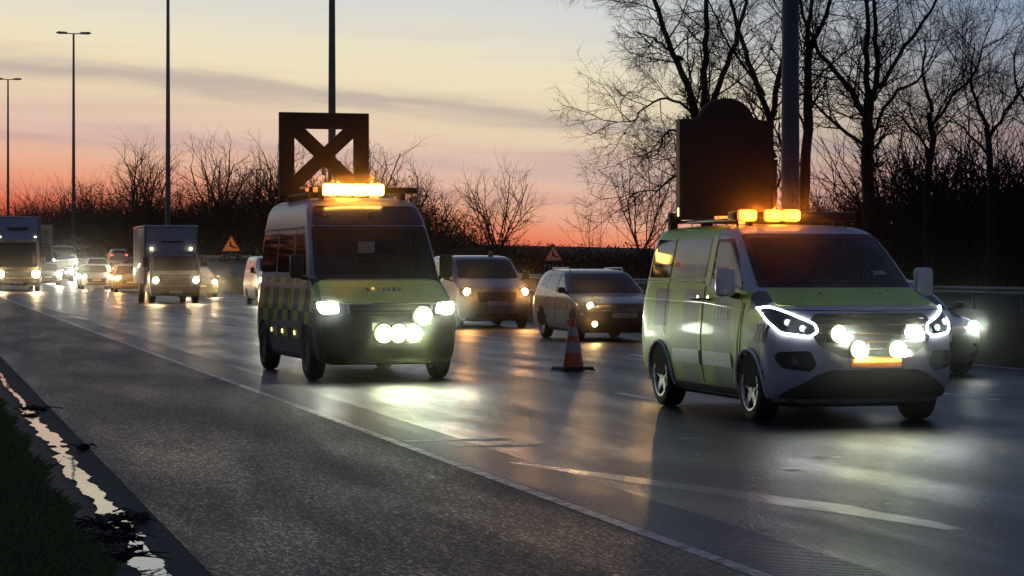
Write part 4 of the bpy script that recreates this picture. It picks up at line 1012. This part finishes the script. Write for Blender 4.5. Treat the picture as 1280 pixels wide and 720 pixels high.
car('small white van partly hidden behind the left side of the high-roof patrol van', 14.45, 95.5, M['white'], M['e_farw'], 'van', 'van', (1, 1, 1), True, lr=.14)
car('dark low car following just right of the box truck, one headlight visible', 13.85, 119, M['brownpaint'], M['e_far'], lr=.10)
car('silver hatchback facing the camera, left of the box truck', 10.55, 143.5, M['silver'], M['e_far'], sc=(1, 1, 1.02), lamps=(-1, 1), lr=.10)
car('grey car whose roof shows right behind the silver hatchback', 14.3, 186, M['silver'], M['e_far'], lr=.08)
car('brown car with a warm headlight tucked behind the left rear of the box truck', 11.75, 134, M['redpaint'], M['e_faro'], sc=(1, 1, 1.05), lr=.13)
car('dark car with glaring headlights beside the big lorry', 8.4, 156, M['brownpaint'], M['e_farw'], lr=.14)
car('dark tall van in the distance behind the glaring car', 11.75, 187, M['brownpaint'], M['e_farw'], 'van', 'van', (1.02, 1, 1.2), True, lr=.12)
car('dark car with white headlights in front of the tall distant van', 10.2, 170, M['darkpaint'], M['e_farw'], lr=.14)
car('red-lit car driving away uphill on the opposite road', 24.3, 254, M['silver'], None, tail=True, rz=PI)

# ------------------------------------------------------------------ box truck
def box_truck(label, X, Y, cabcol, boxcol, W=2.1, H=3.3, L=6.8, cabh=2.25, lamp=None, defl=False, name='box_truck', lr=.11, lights=True, cat='truck'):
    root = thing(name, label, cat, (X + cv(Y), Y, g(Y)))
    w = W / 2
    rows = [(.32, .08, 1.75, w * .94, .25), (.5, 0, 1.78, w * .98, .28), (.95, .0, 1.8, w, .28), (1.15, .06, 1.8, w * .99, .28), (1.25, .12, 1.8, w * .98, .28), (1.6, .24, 1.8, w * .96, .26),
            (cabh - .3, .44, 1.8, w * .93, .24), (cabh - .1, .58, 1.78, w * .89, .24), (cabh, .80, 1.7, w * .78, .24)]
    s = Shell(rows, n=3.2, dr=.1)
    s.body([cabcol, M['under']], root, [(.95, .40)], .46, 'cab')
    s.patch('front', [(-w * .86, 1.38), (w * .86, 1.38), (w * .80, cabh - .22), (-w * .80, cabh - .22)], .006, rnd=.05).build('windscreen', M['glass'], root)
    gq = s.patch('front', [(-w * .55, .80), (w * .55, .80), (w * .6, 1.22), (-w * .6, 1.22)], .006, rnd=.04).build('grille', M['black'], root)
    for z in (.9, 1.0, 1.1): s.line('front', [(-w * .52, z), (w * .52, z)], .012, .012).build('grille_bar', M['steel'], gq)
    s.patch('front', [(-w * .92, .36), (w * .92, .36), (w * .94, .74), (-w * .94, .74)], .012, rnd=.04).build('bumper', M['matt'], root)
    s.patch('front', [(-.26, .42), (.26, .42), (.26, .53), (-.26, .53)], .03, rnd=.01).build('number_plate', M['plate'], root)
    for sg in (-1, 1):
        k = 'left' if sg < 0 else 'right'
        x = sg * w * .78; z = .98
        h = s.patch('front', [(sg * w * .62, z - .12), (sg * w * .93, z - .12), (sg * w * .93, z + .12), (sg * w * .62, z + .12)], .01, rnd=.03).build('headlight', M['lens'], root)
        p = s.P('front', x, z, .03)
        if lamp: halo_beam(root, tuple(p + Vector((0, -.06, 0))), BI, GLOW[lamp.name]); disc_lamp(h, p.x, p.y, p.z, lr * (1 if Y < 80 else 1.2), lamp, M['chrome'], .02, 'reflector')
        s.patch(k, [(.55, 1.35), (1.5, 1.35), (1.5, cabh - .28), (.75, cabh - .28)], .005, rnd=.04).build('window', M['glass'], root)
        MB().box(sg * (w + .17), .35, 1.75, .20, .14, .42, bev=.04).build('mirror', M['black'], root)
        MB().tube([(sg * w * .93, .5, 1.98), (sg * (w + .17), .38, 1.92)], .018, 6).build('mirror_arm', M['black'], root)
        for ya in (.95, L - 1.5): wheel(root, sg * (w - .16), ya, .40 if L < 8 else .5, .26, 8, sg, True)
    # cargo box with corner posts, ribs
    bw = w * 1.06
    bx = MB().box(0, 1.95 + (L - 1.95) / 2, (H + .85) / 2, bw * 2, L - 1.95, H - .85, bev=.04).build('cargo_box', boxcol, root)
    for sg in (-1, 1):
        MB().box(sg * (bw - .03), 1.94, (H + .85) / 2, .08, .08, H - .85, bev=.01).build('corner_post', M['steel'], bx)
        MB().box(sg * (bw + .006), 1.95 + (L - 1.95) / 2, H - .04, .03, L - 1.95, .07, bev=.008).build('top_rail', M['chrome'], bx)
        for i in range(5): MB().box(sg * (bw + .006), 2.5 + i * (L - 3) / 4.5, (H + .85) / 2, .02, .04, H - .95, bev=.004).build('side_rib', M['steel'], bx)
        if lights:
            MB().box(sg * w * .78, 1.88 if not defl else .9, cabh + .12, .12, .06, .10, bev=.02).build('marker_lamp', M['e_far2'], root)
    MB().box(0, 1.92, H - .03, bw * 2, .05, .08, bev=.01).build('front_rail', M['chrome'], bx)
    MB().box(0, L / 2, .62, w * 1.5, L - .6, .22).build('chassis', M['under'], root)
    if defl:
        MB().prism([(.75, cabh - .06), (1.75, H - .1), (1.85, H - .1), (1.85, cabh - .06)], -w * .88, w * .88, 'YZ').build('wind_deflector', boxcol, root, smooth=False)
        MB().box(0, 1.25, (cabh + H) / 2 - .02, w * .9, .3, .14, bev=.04).build('deflector_badge', M['darkpaint'], root)
    else:
        MB().box(.05, 1.90, 2.62, .92, .08, .07, bev=.015).build('roof_vent', M['matt'], root)
    return root
M['e_far2'] = emit('marker_far', (1, .85, .45), 6)
M['truckbox'] = mat('grey_blue_box', (.34, .37, .45), .45, coat=.3, noise=.15, nscale=1.5)
M['truckcab'] = mat('grey_cab', (.13, .13, .16), .4, coat=.5, noise=.1)
M['orangecab'] = mat('orange_lorry', (.62, .40, .20), .45, coat=.4, noise=.15)
M['pinkbox'] = mat('pale_box', (.60, .42, .36), .6, noise=.15, nscale=1)
box_truck('grey box truck with pale square cargo box and two small roof lights', 10.75, 101.5, M['truckcab'], M['truckbox'], W=2.15, H=3.32, L=7.2, cabh=2.2, lamp=M['e_far'])
box_truck('big lorry with grey-blue roof deflector and glaring orange lamps at the left edge', 5.75, 137.5, M['orangecab'], M['truckbox'], W=2.5, H=4.25, L=10, cabh=2.95, lamp=M['e_far'], defl=True, name='lorry', lr=.19, cat='lorry')
q = box_truck('lorry with pinkish box and small green square, half hidden behind the big lorry', 8.6, 172, M['brownpaint'], M['pinkbox'], W=2.4, H=4.0, L=9, cabh=2.6, lamp=None, name='lorry', lights=False, cat='lorry')
MB().box(.82, 1.90, 3.45, .42, .02, .5, bev=.005).build('green_panel', mat('green_square', (.22, .25, .03), .5), q)

# ------------------------------------------------------------------ traffic cone
X, Y = gp(716, 463)
cn_ = thing('traffic_cone', 'red and white traffic cone standing on the wet road between the patrol vans', 'traffic cone', (X, Y, .004), R(8))
MB().box(0, 0, .035, .50, .50, .05, bev=.02).build('base', M['black'], cn_)
for a, b in ((-.22, -.22), (.22, -.22), (-.22, .22), (.22, .22)): MB().box(a, b, .012, .09, .09, .022, bev=.008).build('foot', M['black'], cn_)
def cr(z): return .165 - .125 * (z - .06) / .72
cb_ = MB().lathe([(cr(.06) + .01, .055), (cr(.08), .08), (cr(.78), .78), (cr(.78) - .012, .79), (cr(.78) - .014, .70)], 28, 'Z', caps=False).build('cone_body', M['cone'], cn_)
for z0, z1 in ((.27, .43), (.53, .66)): MB().lathe([(cr(z0) + .003, z0), (cr(z1) + .003, z1)], 28, 'Z', caps=False).build('white_band', M['conew'], cb_)

# ------------------------------------------------------------------ street lamps
def street_lamp(X, Y, label, H=22):
    z = g(Y)
    root = thing('street_lamp', label, 'street lamp', (X, Y, z), 0, 'tall street lamps along the median')
    MB().lathe([(.24, -.2), (.21, .4), (.185, 2.2), (.17, 6), (.14, 12), (.095, H)], 18, 'Z').build('pole', M['pole'], root)
    MB().lathe([(.26, 0), (.26, .03)], 14).build('base_plate', M['steel'], root)
    MB().box(0, -.2, .95, .14, .03, .5, bev=.01).build('access_door', M['pole'], root)
    MB().tube([(-.8, 0, H + .05), (0, 0, H), (.8, 0, H + .05)], .05, 8).build('arm', M['pole'], root)
    for sg in (-1, 1):
        hd = MB().prism([(sg * .55, H - .03), (sg * 1.6, H + .02), (sg * 1.62, H + .10), (sg * 1.45, H + .20), (sg * .65, H + .17)], -.18, .18).build('lamp_head', M['pole'], root, smooth=False)
        MB().box(sg * 1.15, 0, H - .01, .6, .26, .05, bev=.02).build('lamp_glass', M['lens'], hd)
    return root
for (px, z, lb) in ((988, 47.5, 'thick lamp post rising behind the roof of the white and yellow patrol van'),
                    (415, 102.5, 'lamp post rising behind the cross frame of the high-roof patrol van'),
                    (210, 163, 'lamp post rising behind the grey box truck'),
                    (92, 226, 'double-headed street lamp, the taller of the two whose heads show'),
                    (10, 288, 'double-headed street lamp farthest away at the left edge of the photo')):
    X, Y = at(px, z); street_lamp(X, Y, lb)

# ------------------------------------------------------------------ warning signs
def text(body, size, m, parent, loc, name='lettering', ext=.006):
    cu = bpy.data.curves.new('t', 'FONT'); cu.body = body; cu.size = size; cu.align_x = 'CENTER'; cu.align_y = 'CENTER'; cu.extrude = ext; cu.offset = size * .02
    o = bpy.data.objects.new('t', cu); COL.objects.link(o)
    dg = bpy.context.evaluated_depsgraph_get(); dg.update(); me = bpy.data.meshes.new_from_object(o.evaluated_get(dg)); bpy.data.objects.remove(o)
    q = link(name, me, m, parent, False); q.location = loc; q.rotation_euler = (PI / 2, 0, 0); return q
def warning(px, z, pyc, m, label, g_=None):
    X, Y = at(px, z); zc = 1.6 + (332 - pyc) * z / 3000; gz = g(Y) + (0 if X < 30 else .0)
    root = thing('warning_sign', label, 'road sign', (X, Y, gz), -TH, 'pair of warning signs beside the opposite road')
    h = zc - gz; a = .62
    MB().tube([(0, .06, 0), (0, .06, h + .2)], .045, 10).build('pole', M['steel'], root)
    tri = roundpoly([(-a, h - .42), (a, h - .42), (0, h + .66)], .09)
    p = MB().prism(tri, 0, .02).build('sign_plate', M['signred'], root, smooth=False)
    tri2 = roundpoly([(-a * .80, h - .35), (a * .80, h - .35), (0, h + .50)], .05)
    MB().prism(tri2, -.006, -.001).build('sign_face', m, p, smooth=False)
    ic = MB()     # black pictogram: car skidding / person in rubble: leaning bar and mound
    ic.prism([(-.10, h + .18), (-.02, h + .18), (.02, h - .02), (.30, h - .16), (.26, h - .22), (-.08, h - .10)], -.012, -.007)
    ic.build('pictogram', M['black'], p, smooth=False)
    pl = MB().box(0, .0, h - .72, 1.25, .02, .38, bev=.005).build('distance_plate', M['black'], root)
    text('3 km', .30, M['signtxt'], pl, (0, -.016, h - .72))
    ar = MB()
    for x in (-.52, .52):
        ar.box(x, -.016, h - .74, .035, .006, .24); ar.prism([(x - .07, h - .66), (x + .07, h - .66), (x, h - .56)], -.020, -.013)
    ar.build('arrow', M['signtxt'], pl, smooth=False)
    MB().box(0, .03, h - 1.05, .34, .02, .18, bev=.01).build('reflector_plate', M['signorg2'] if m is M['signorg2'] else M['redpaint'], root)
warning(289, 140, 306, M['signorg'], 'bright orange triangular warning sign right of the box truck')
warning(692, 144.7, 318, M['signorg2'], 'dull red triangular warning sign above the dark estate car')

# ------------------------------------------------------------------ trees
class TB:
    """twig buffer: fast tapered tubes"""
    def __init__(s): s.v = []; s.f = []
    def seg(s, a, b, ra, rb, n=3):
        d = b - a
        u = d.cross(Vector((.3, .2, 1))); 
        if u.length < 1e-6: u = Vector((1, 0, 0))
        u.normalize(); w = d.cross(u).normalized(); k = len(s.v)
        for p, r in ((a, ra), (b, rb)):
            for j in range(n):
                t = 2 * PI * j / n; q = p + u * (r * math.cos(t)) + w * (r * math.sin(t)); s.v.append((q.x, q.y, q.z))
        for j in range(n): s.f.append((k + j, k + (j + 1) % n, k + n + (j + 1) % n, k + n + j))
    def leaf(s, p, r_, sz):
        k = len(s.v)
        for i in range(4):
            s.v.append((p.x + r_.uniform(-sz, sz), p.y + r_.uniform(-sz, sz), p.z + r_.uniform(-sz, sz)))
        s.f.append((k, k + 1, k + 2)); s.f.append((k + 1, k + 2, k + 3))
    def mesh(s, name, m):
        me = bpy.data.meshes.new(name); me.from_pydata(s.v, [], s.f); me.materials.append(m); me.update(); return me
def rv(r_, s=1): return Vector((r_.gauss(0, s), r_.gauss(0, s), r_.gauss(0, s)))
def grow(tb, wood, r_, p, d, L, r, depth, up=.12, droop=0, kids=6, minr=.007):
    n = 4 if depth > 0 else 3
    seg = L / n; pts = [p.copy()]; rs = [r]
    for i in range(n):
        d = (d + rv(r_, .16) + Vector((0, 0, up if depth > 0 else up - droop))).normalized()
        p = p + d * seg; r2 = max(minr * .6, r * (1 - .62 * (i + 1) / n)); pts.append(p.copy()); rs.append(r2)
        (wood if r > .09 else tb).seg(pts[-2], pts[-1], rs[-2], rs[-1], 6 if r > .09 else 3)
    if depth <= 0: return
    for j in range(kids):
        t = .22 + .78 * (j + r_.random()) / kids; q = min(n - 1, int(t * n)); f = t * n - q
        pp = pts[q].lerp(pts[min(n, q + 1)], min(1, f)); ax = (pts[min(n, q + 1)] - pts[q]).normalized()
        side = ax.cross(rv(r_)).normalized(); a = r_.uniform(.5, 1.05)
        nd = (ax * math.cos(a) + side * math.sin(a)).normalized()
        grow(tb, wood, r_, pp, nd, L * r_.uniform(.36, .62) * (1.15 - .4 * t), max(minr, rs[q] * .55), depth - 1, up, droop, kids, minr)
def tree_obj(name, label, loc, trunkmb, crownmb, group=None):
    root = thing(name, label, 'tree', loc, 0, group)
    for nm, b_, m in (('trunk', trunkmb, M['bark']), ('crown', crownmb, M['twig'])):
        me = b_.mesh(nm, m); o = bpy.data.objects.new(nm, me); COL.objects.link(o); o.parent = root
    return root
def limb_tree(px, z, limbs, seed, label, r0=.32, tk=7, twL=3.4):
    """limbs: polylines of (px, py); built in the tree's own metres with depth spread"""
    r_ = random.Random(seed); bx_, by_ = at(px, z); gz = g(by_) - .2 + 1.0; k = z / 3000
    wood, tw = TB(), TB()
    def loc(p, dep): return Vector(((p[0] - px) * k, dep, 1.6 + (332 - p[1]) * k - gz))
    for li, (pts, ra, rb, dep) in enumerate(limbs):
        # resample
        P0 = [loc(p, dep * i / max(1, len(pts) - 1)) for i, p in enumerate(pts)]; P = []
        for i in range(len(P0) - 1):
            a, b, c, d = P0[max(0, i - 1)], P0[i], P0[i + 1], P0[min(len(P0) - 1, i + 2)]
            for q in range(4):
                t_ = q / 4; P.append(.5 * ((2 * b) + (c - a) * t_ + (2 * a - 5 * b + 4 * c - d) * t_ ** 2 + (3 * b - a - 3 * c + d) * t_ ** 3))
        P.append(P0[-1])
        if li: rb = .012 if P[-1].z < 13 else rb
        Q = [P[0]]
        for a, b in zip(P, P[1:]):
            n = max(1, round((b - a).length / .6))
            for i in range(1, n + 1): Q.append(a.lerp(b, i / n) + rv(r_, .045))
        n = len(Q)
        for i in range(n - 1):
            q0 = ra + (rb - ra) * i / n; q0 *= .8; q1 = (ra + (rb - ra) * (i + 1) / n) * .8
            wood.seg(Q[i], Q[i + 1], q0, q1, 9)
            if Q[i].z > 4.0 and not (li == 0 and i < n * .5):
                for j in range(1 if r_.random() < .8 + tk / 20 else 0):
                    ax = (Q[i + 1] - Q[i]).normalized(); side = ax.cross(rv(r_)).normalized(); a = r_.uniform(.6, 1.2)
                    grow(tw, wood, r_, Q[i], ax * math.cos(a) + side * math.sin(a), twL * r_.uniform(.45, 1.3), max(.028, q0 * .36), 2, .08, .14, 9)
    root = tree_obj('bare_tree', label, (bx_, by_, gz), wood, tw)
    return root
Z1 = 108
limb_tree(886, Z1, [([(886, 385), (884, 250), (878, 165)], .42, .30, .5), ([(878, 170), (866, 120), (845, 62), (824, 0), (812, -70)], .24, .08, 1.5),
                    ([(880, 165), (878, 90), (876, 20), (874, -70)], .22, .08, -1), ([(882, 165), (905, 105), (930, 50), (948, 0), (965, -60)], .2, .06, 2),
                    ([(850, 75), (825, 62), (800, 50), (775, 46)], .10, .02, -1.5), ([(872, 150), (845, 125), (815, 130), (795, 150), (772, 152)], .09, .02, 2),
                    ([(876, 200), (848, 165), (822, 170), (805, 195), (785, 200)], .10, .02, -2), ([(880, 215), (850, 215), (822, 238), (800, 240), (775, 255)], .08, .02, 1),
                    ([(824, 0), (800, -20), (770, -40)], .07, .02, 0)], 1, 'bare tree with wide drooping branches rising behind the black roof panel', tk=3, twL=3.0)
limb_tree(968, Z1 + 6, [([(968, 385), (966, 240), (962, 150)], .36, .26, 0), ([(962, 150), (945, 90), (932, 30), (918, -50)], .2, .07, 2), ([(964, 150), (972, 80), (980, 10), (985, -60)], .2, .07, -2),
                        ([(955, 120), (925, 75), (905, 40), (885, -10)], .1, .03, 1)], 2, 'bare tree whose trunk stands just left of the thick lamp post', tk=3)
limb_tree(1008, Z1 - 4, [([(1006, 385), (1006, 250), (1010, 120)], .36, .24, 0), ([(1010, 120), (1022, 60), (1050, 10), (1075, -50)], .2, .06, 2), ([(1010, 130), (1004, 60), (1012, -40)], .18, .06, -1)],
          3, 'bare tree whose trunk stands just right of the thick lamp post', tk=3)
limb_tree(1086, Z1 - 2, [([(1086, 385), (1085, 260), (1084, 150)], .42, .32, 0), ([(1083, 150), (1062, 108), (1030, 70), (1008, 20), (996, -40)], .18, .05, 1), ([(1083, 150), (1076, 80), (1066, 10), (1060, -60)], .2, .06, -2),
                         ([(1086, 150), (1105, 90), (1110, 30), (1112, -60)], .2, .06, 2), ([(1100, 110), (1130, 60), (1162, 12), (1185, -50)], .14, .04, -1), ([(1090, 170), (1120, 120), (1170, 90), (1190, 60)], .12, .03, 1)],
          4, 'stout forked bare tree standing above the windscreen side of the right patrol van', tk=3)
limb_tree(1162, Z1 - 6, [([(1162, 385), (1160, 250), (1165, 140)], .26, .14, 0), ([(1165, 140), (1160, 90), (1170, 40)], .12, .04, 1), ([(1165, 160), (1190, 120), (1215, 90), (1225, 40)], .10, .03, -1), ([(1162, 190), (1135, 150), (1115, 130)], .08, .03, 1)],
          5, 'slim bare tree right of the stout forked tree', tk=8, twL=3.2)
limb_tree(1232, Z1 - 10, [([(1235, 385), (1240, 260), (1236, 160)], .26, .14, 0), ([(1236, 160), (1222, 110), (1232, 50)], .12, .03, 1), ([(1238, 170), (1262, 130), (1285, 90)], .1, .03, -1), ([(1238, 200), (1210, 160), (1190, 140)], .08, .03, 1)],
          6, 'bare tree nearest the right edge of the photo', tk=8, twL=3.2)
limb_tree(1292, Z1 - 4, [([(1292, 385), (1290, 260), (1296, 170)], .26, .14, 0), ([(1296, 170), (1280, 110), (1275, 60)], .12, .03, 1)], 16, 'bare tree cut by the right edge of the photo', tk=8, twL=3.2)

# free-standing smaller bare trees
def fan_tree(px, z, top, seed, label, stems=9, spread=.5, baser=.10, kids=6, name='bare_tree'):
    r_ = random.Random(seed); X, Y = at(px, z); gz = g(Y) + .3; H = 1.6 + (332 - top) * z / 3000 - gz
    wood, tw = TB(), TB()
    wood.seg(Vector((0, 0, -.3)), Vector((0, 0, H * .22)), baser * 1.6, baser * 1.2, 7)
    for i in range(stems):
        a = 2 * PI * i / stems + r_.random(); s_ = spread * r_.uniform(.3, 1.1)
        d = Vector((math.cos(a) * s_, math.sin(a) * s_, 1)).normalized(); q = Vector((0, 0, H * r_.uniform(.08, .24)))
        grow(tw, wood, r_, q, d, H * r_.uniform(.62, .82), baser * .8, 2, .10, 0, kids, minr=.008 * z / 150)
    tree_obj(name, label, (X, Y, gz), wood, tw)
fan_tree(622, 182, 222, 21, 'rounded bare tree in the gap between the two patrol vans', 11, .75, .10, 7)
fan_tree(180, 325, 184, 22, 'round-crowned bare tree left of the third lamp post', 9, .55, .22, 7)
fan_tree(272, 290, 176, 23, 'tall spiky bare tree above the grey box truck', 8, .35, .20, 6)
fan_tree(345, 265, 185, 24, 'bare tree standing behind the left side of the cross frame', 8, .45, .18, 6)
fan_tree(455, 230, 180, 25, 'bare tree showing at the right side of the cross frame', 8, .45, .16, 6)
fan_tree(502, 205, 208, 28, 'leafy-twigged bare tree right of the high-roof patrol van roof', 10, .7, .12, 7)
fan_tree(545, 200, 236, 29, 'low bushy bare tree between the high-roof van and the rounded bare tree', 9, .7, .10, 6)
fan_tree(740, 152, 250, 26, 'thin low sapling right of the dull warning sign', 3, .35, .04, 4, 'sapling')
fan_tree(800, 140, 190, 27, 'sparse arching bush left of the white and yellow patrol van roof', 9, .9, .07, 6, 'bare_bush')
# woodland mass
TL = [(-60, 480), (0, 450), (160, 350), (340, 270), (557, 200), (645, 180), (800, 155), (937, 130), (1120, 112), (1360, 98)]
TOPS = [(-60, 244), (0, 246), (40, 240), (90, 226), (130, 216), (170, 212), (250, 220), (300, 206), (350, 198), (450, 196), (500, 212), (550, 240), (590, 280), (650, 296), (700, 303), (760, 302), (830, 296), (880, 290), (960, 240), (1020, 200), (1100, 150), (1180, 118), (1250, 130), (1360, 125)]
def interp(T, x):
    for (a, b), (c_, d) in zip(T, T[1:]):
        if x <= c_: return b + (d - b) * max(0, x - a) / (c_ - a)
    return T[-1][1]
r_ = random.Random(77); tb = TB(); lf = TB(); dummy = tb
px = -50
while px < 1340:
    z0 = interp(TL, px); top = interp(TOPS, px)
    for lay in range(4):
        z = z0 + lay * 5 + r_.uniform(-2, 2); X, Y = at(px + r_.uniform(-4, 4), z); gz = g(Y) + .3
        H = (1.6 + (332 - top) * z / 3000 - gz) * r_.uniform(.72, 1.06) * (1 if lay else .75)
        if H < .8: H = .8
        mr = .0026 * z / 100 * 3
        for i in range(11 if px < 840 else 16):
            a = r_.uniform(0, 2 * PI); s_ = r_.uniform(.1, .95); d = Vector((math.cos(a) * s_, math.sin(a) * s_, 1)).normalized()
            grow(tb, tb, r_, Vector((X + r_.uniform(-1, 1), Y + r_.uniform(-1, 1), gz - .3)), d, H * r_.uniform(.5, .95), .035 * H / 5 + .01, 1, .06, 0, 8, minr=mr * .7)
        nl = 160 if px < 840 else 240
        for i in range(nl):
            h = H * (r_.random() ** 1.1) * .92; sz = (.20 + .10 * H / 8) * (1.25 if h < H * .4 else .8) * (.55 if h > H * .6 else 1)
            lf.leaf(Vector((X + r_.gauss(0, 1.5), Y + r_.gauss(0, 1.5), gz + h * (.74 if px > 980 else 1))), r_, sz)
    px += 3000 / z0 * 1.15
me = tb.mesh('woodland', M['twig']); o = bpy.data.objects.new('woodland', me); COL.objects.link(o)
tag(o, 'dense dark leafless thicket lining the far side of the motorway', 'woodland', kind='stuff')
me = lf.mesh('undergrowth', M['leaf']); o = bpy.data.objects.new('undergrowth', me); COL.objects.link(o)
tag(o, 'dark matted undergrowth filling the lower part of the thicket', 'undergrowth', kind='stuff')
# trees on our own side of the motorway, left of the view
r_ = random.Random(99); tb2 = TB(); lf2 = TB()
y = 30
while y < 420:
    X = -13 - .02 * y + r_.uniform(-2, 2) + cv(y) * 1.0; H = r_.uniform(5, 11)
    for i in range(5):
        a = r_.uniform(0, 2 * PI); d = Vector((math.cos(a) * .25, math.sin(a) * .25, 1)).normalized()
        grow(tb2, tb2, r_, Vector((X, y, g(y))), d, H, .09, 1, .12, 0, 7, minr=.02)
    for i in range(150):
        h = H * r_.random() ** 1.2 * .8; lf2.leaf(Vector((X + r_.gauss(0, 1.6), y + r_.gauss(0, 1.8), g(y) + h)), r_, .42)
    y += 4.2
for nm, b_, m, lb in (('roadside_thicket', tb2, M['twig'], 'bare thicket along the near verge, outside the left edge of the photo'), ('roadside_undergrowth', lf2, M['leaf'], 'dark undergrowth of the thicket along the near verge')):
    me = b_.mesh(nm, m); o = bpy.data.objects.new(nm, me); COL.objects.link(o); tag(o, lb, 'woodland', kind='stuff')

# thin haze volume added so the lamps get halos
HAZE = .0002
if HAZE:
    hm = bpy.data.materials.new('haze'); hm.use_nodes = True; t = hm.node_tree; t.nodes.clear()
    pv = N(t, 'ShaderNodeVolumePrincipled'); pv.inputs['Color'].default_value = (.95, .97, 1, 1); pv.inputs['Density'].default_value = HAZE; pv.inputs['Anisotropy'].default_value = .998
    ou = N(t, 'ShaderNodeOutputMaterial'); t.links.new(pv.outputs[0], ou.inputs['Volume'])
    hb = MB().box(50, 240, 14, 560, 620, 34); h = hb.build('haze', hm, smooth=False); tag(h, kind='stuff', label='thin damp evening air over the motorway', cat='haze')
    S.cycles.volume_bounces = 0
print('verts', len(tb.v), len(lf.v))
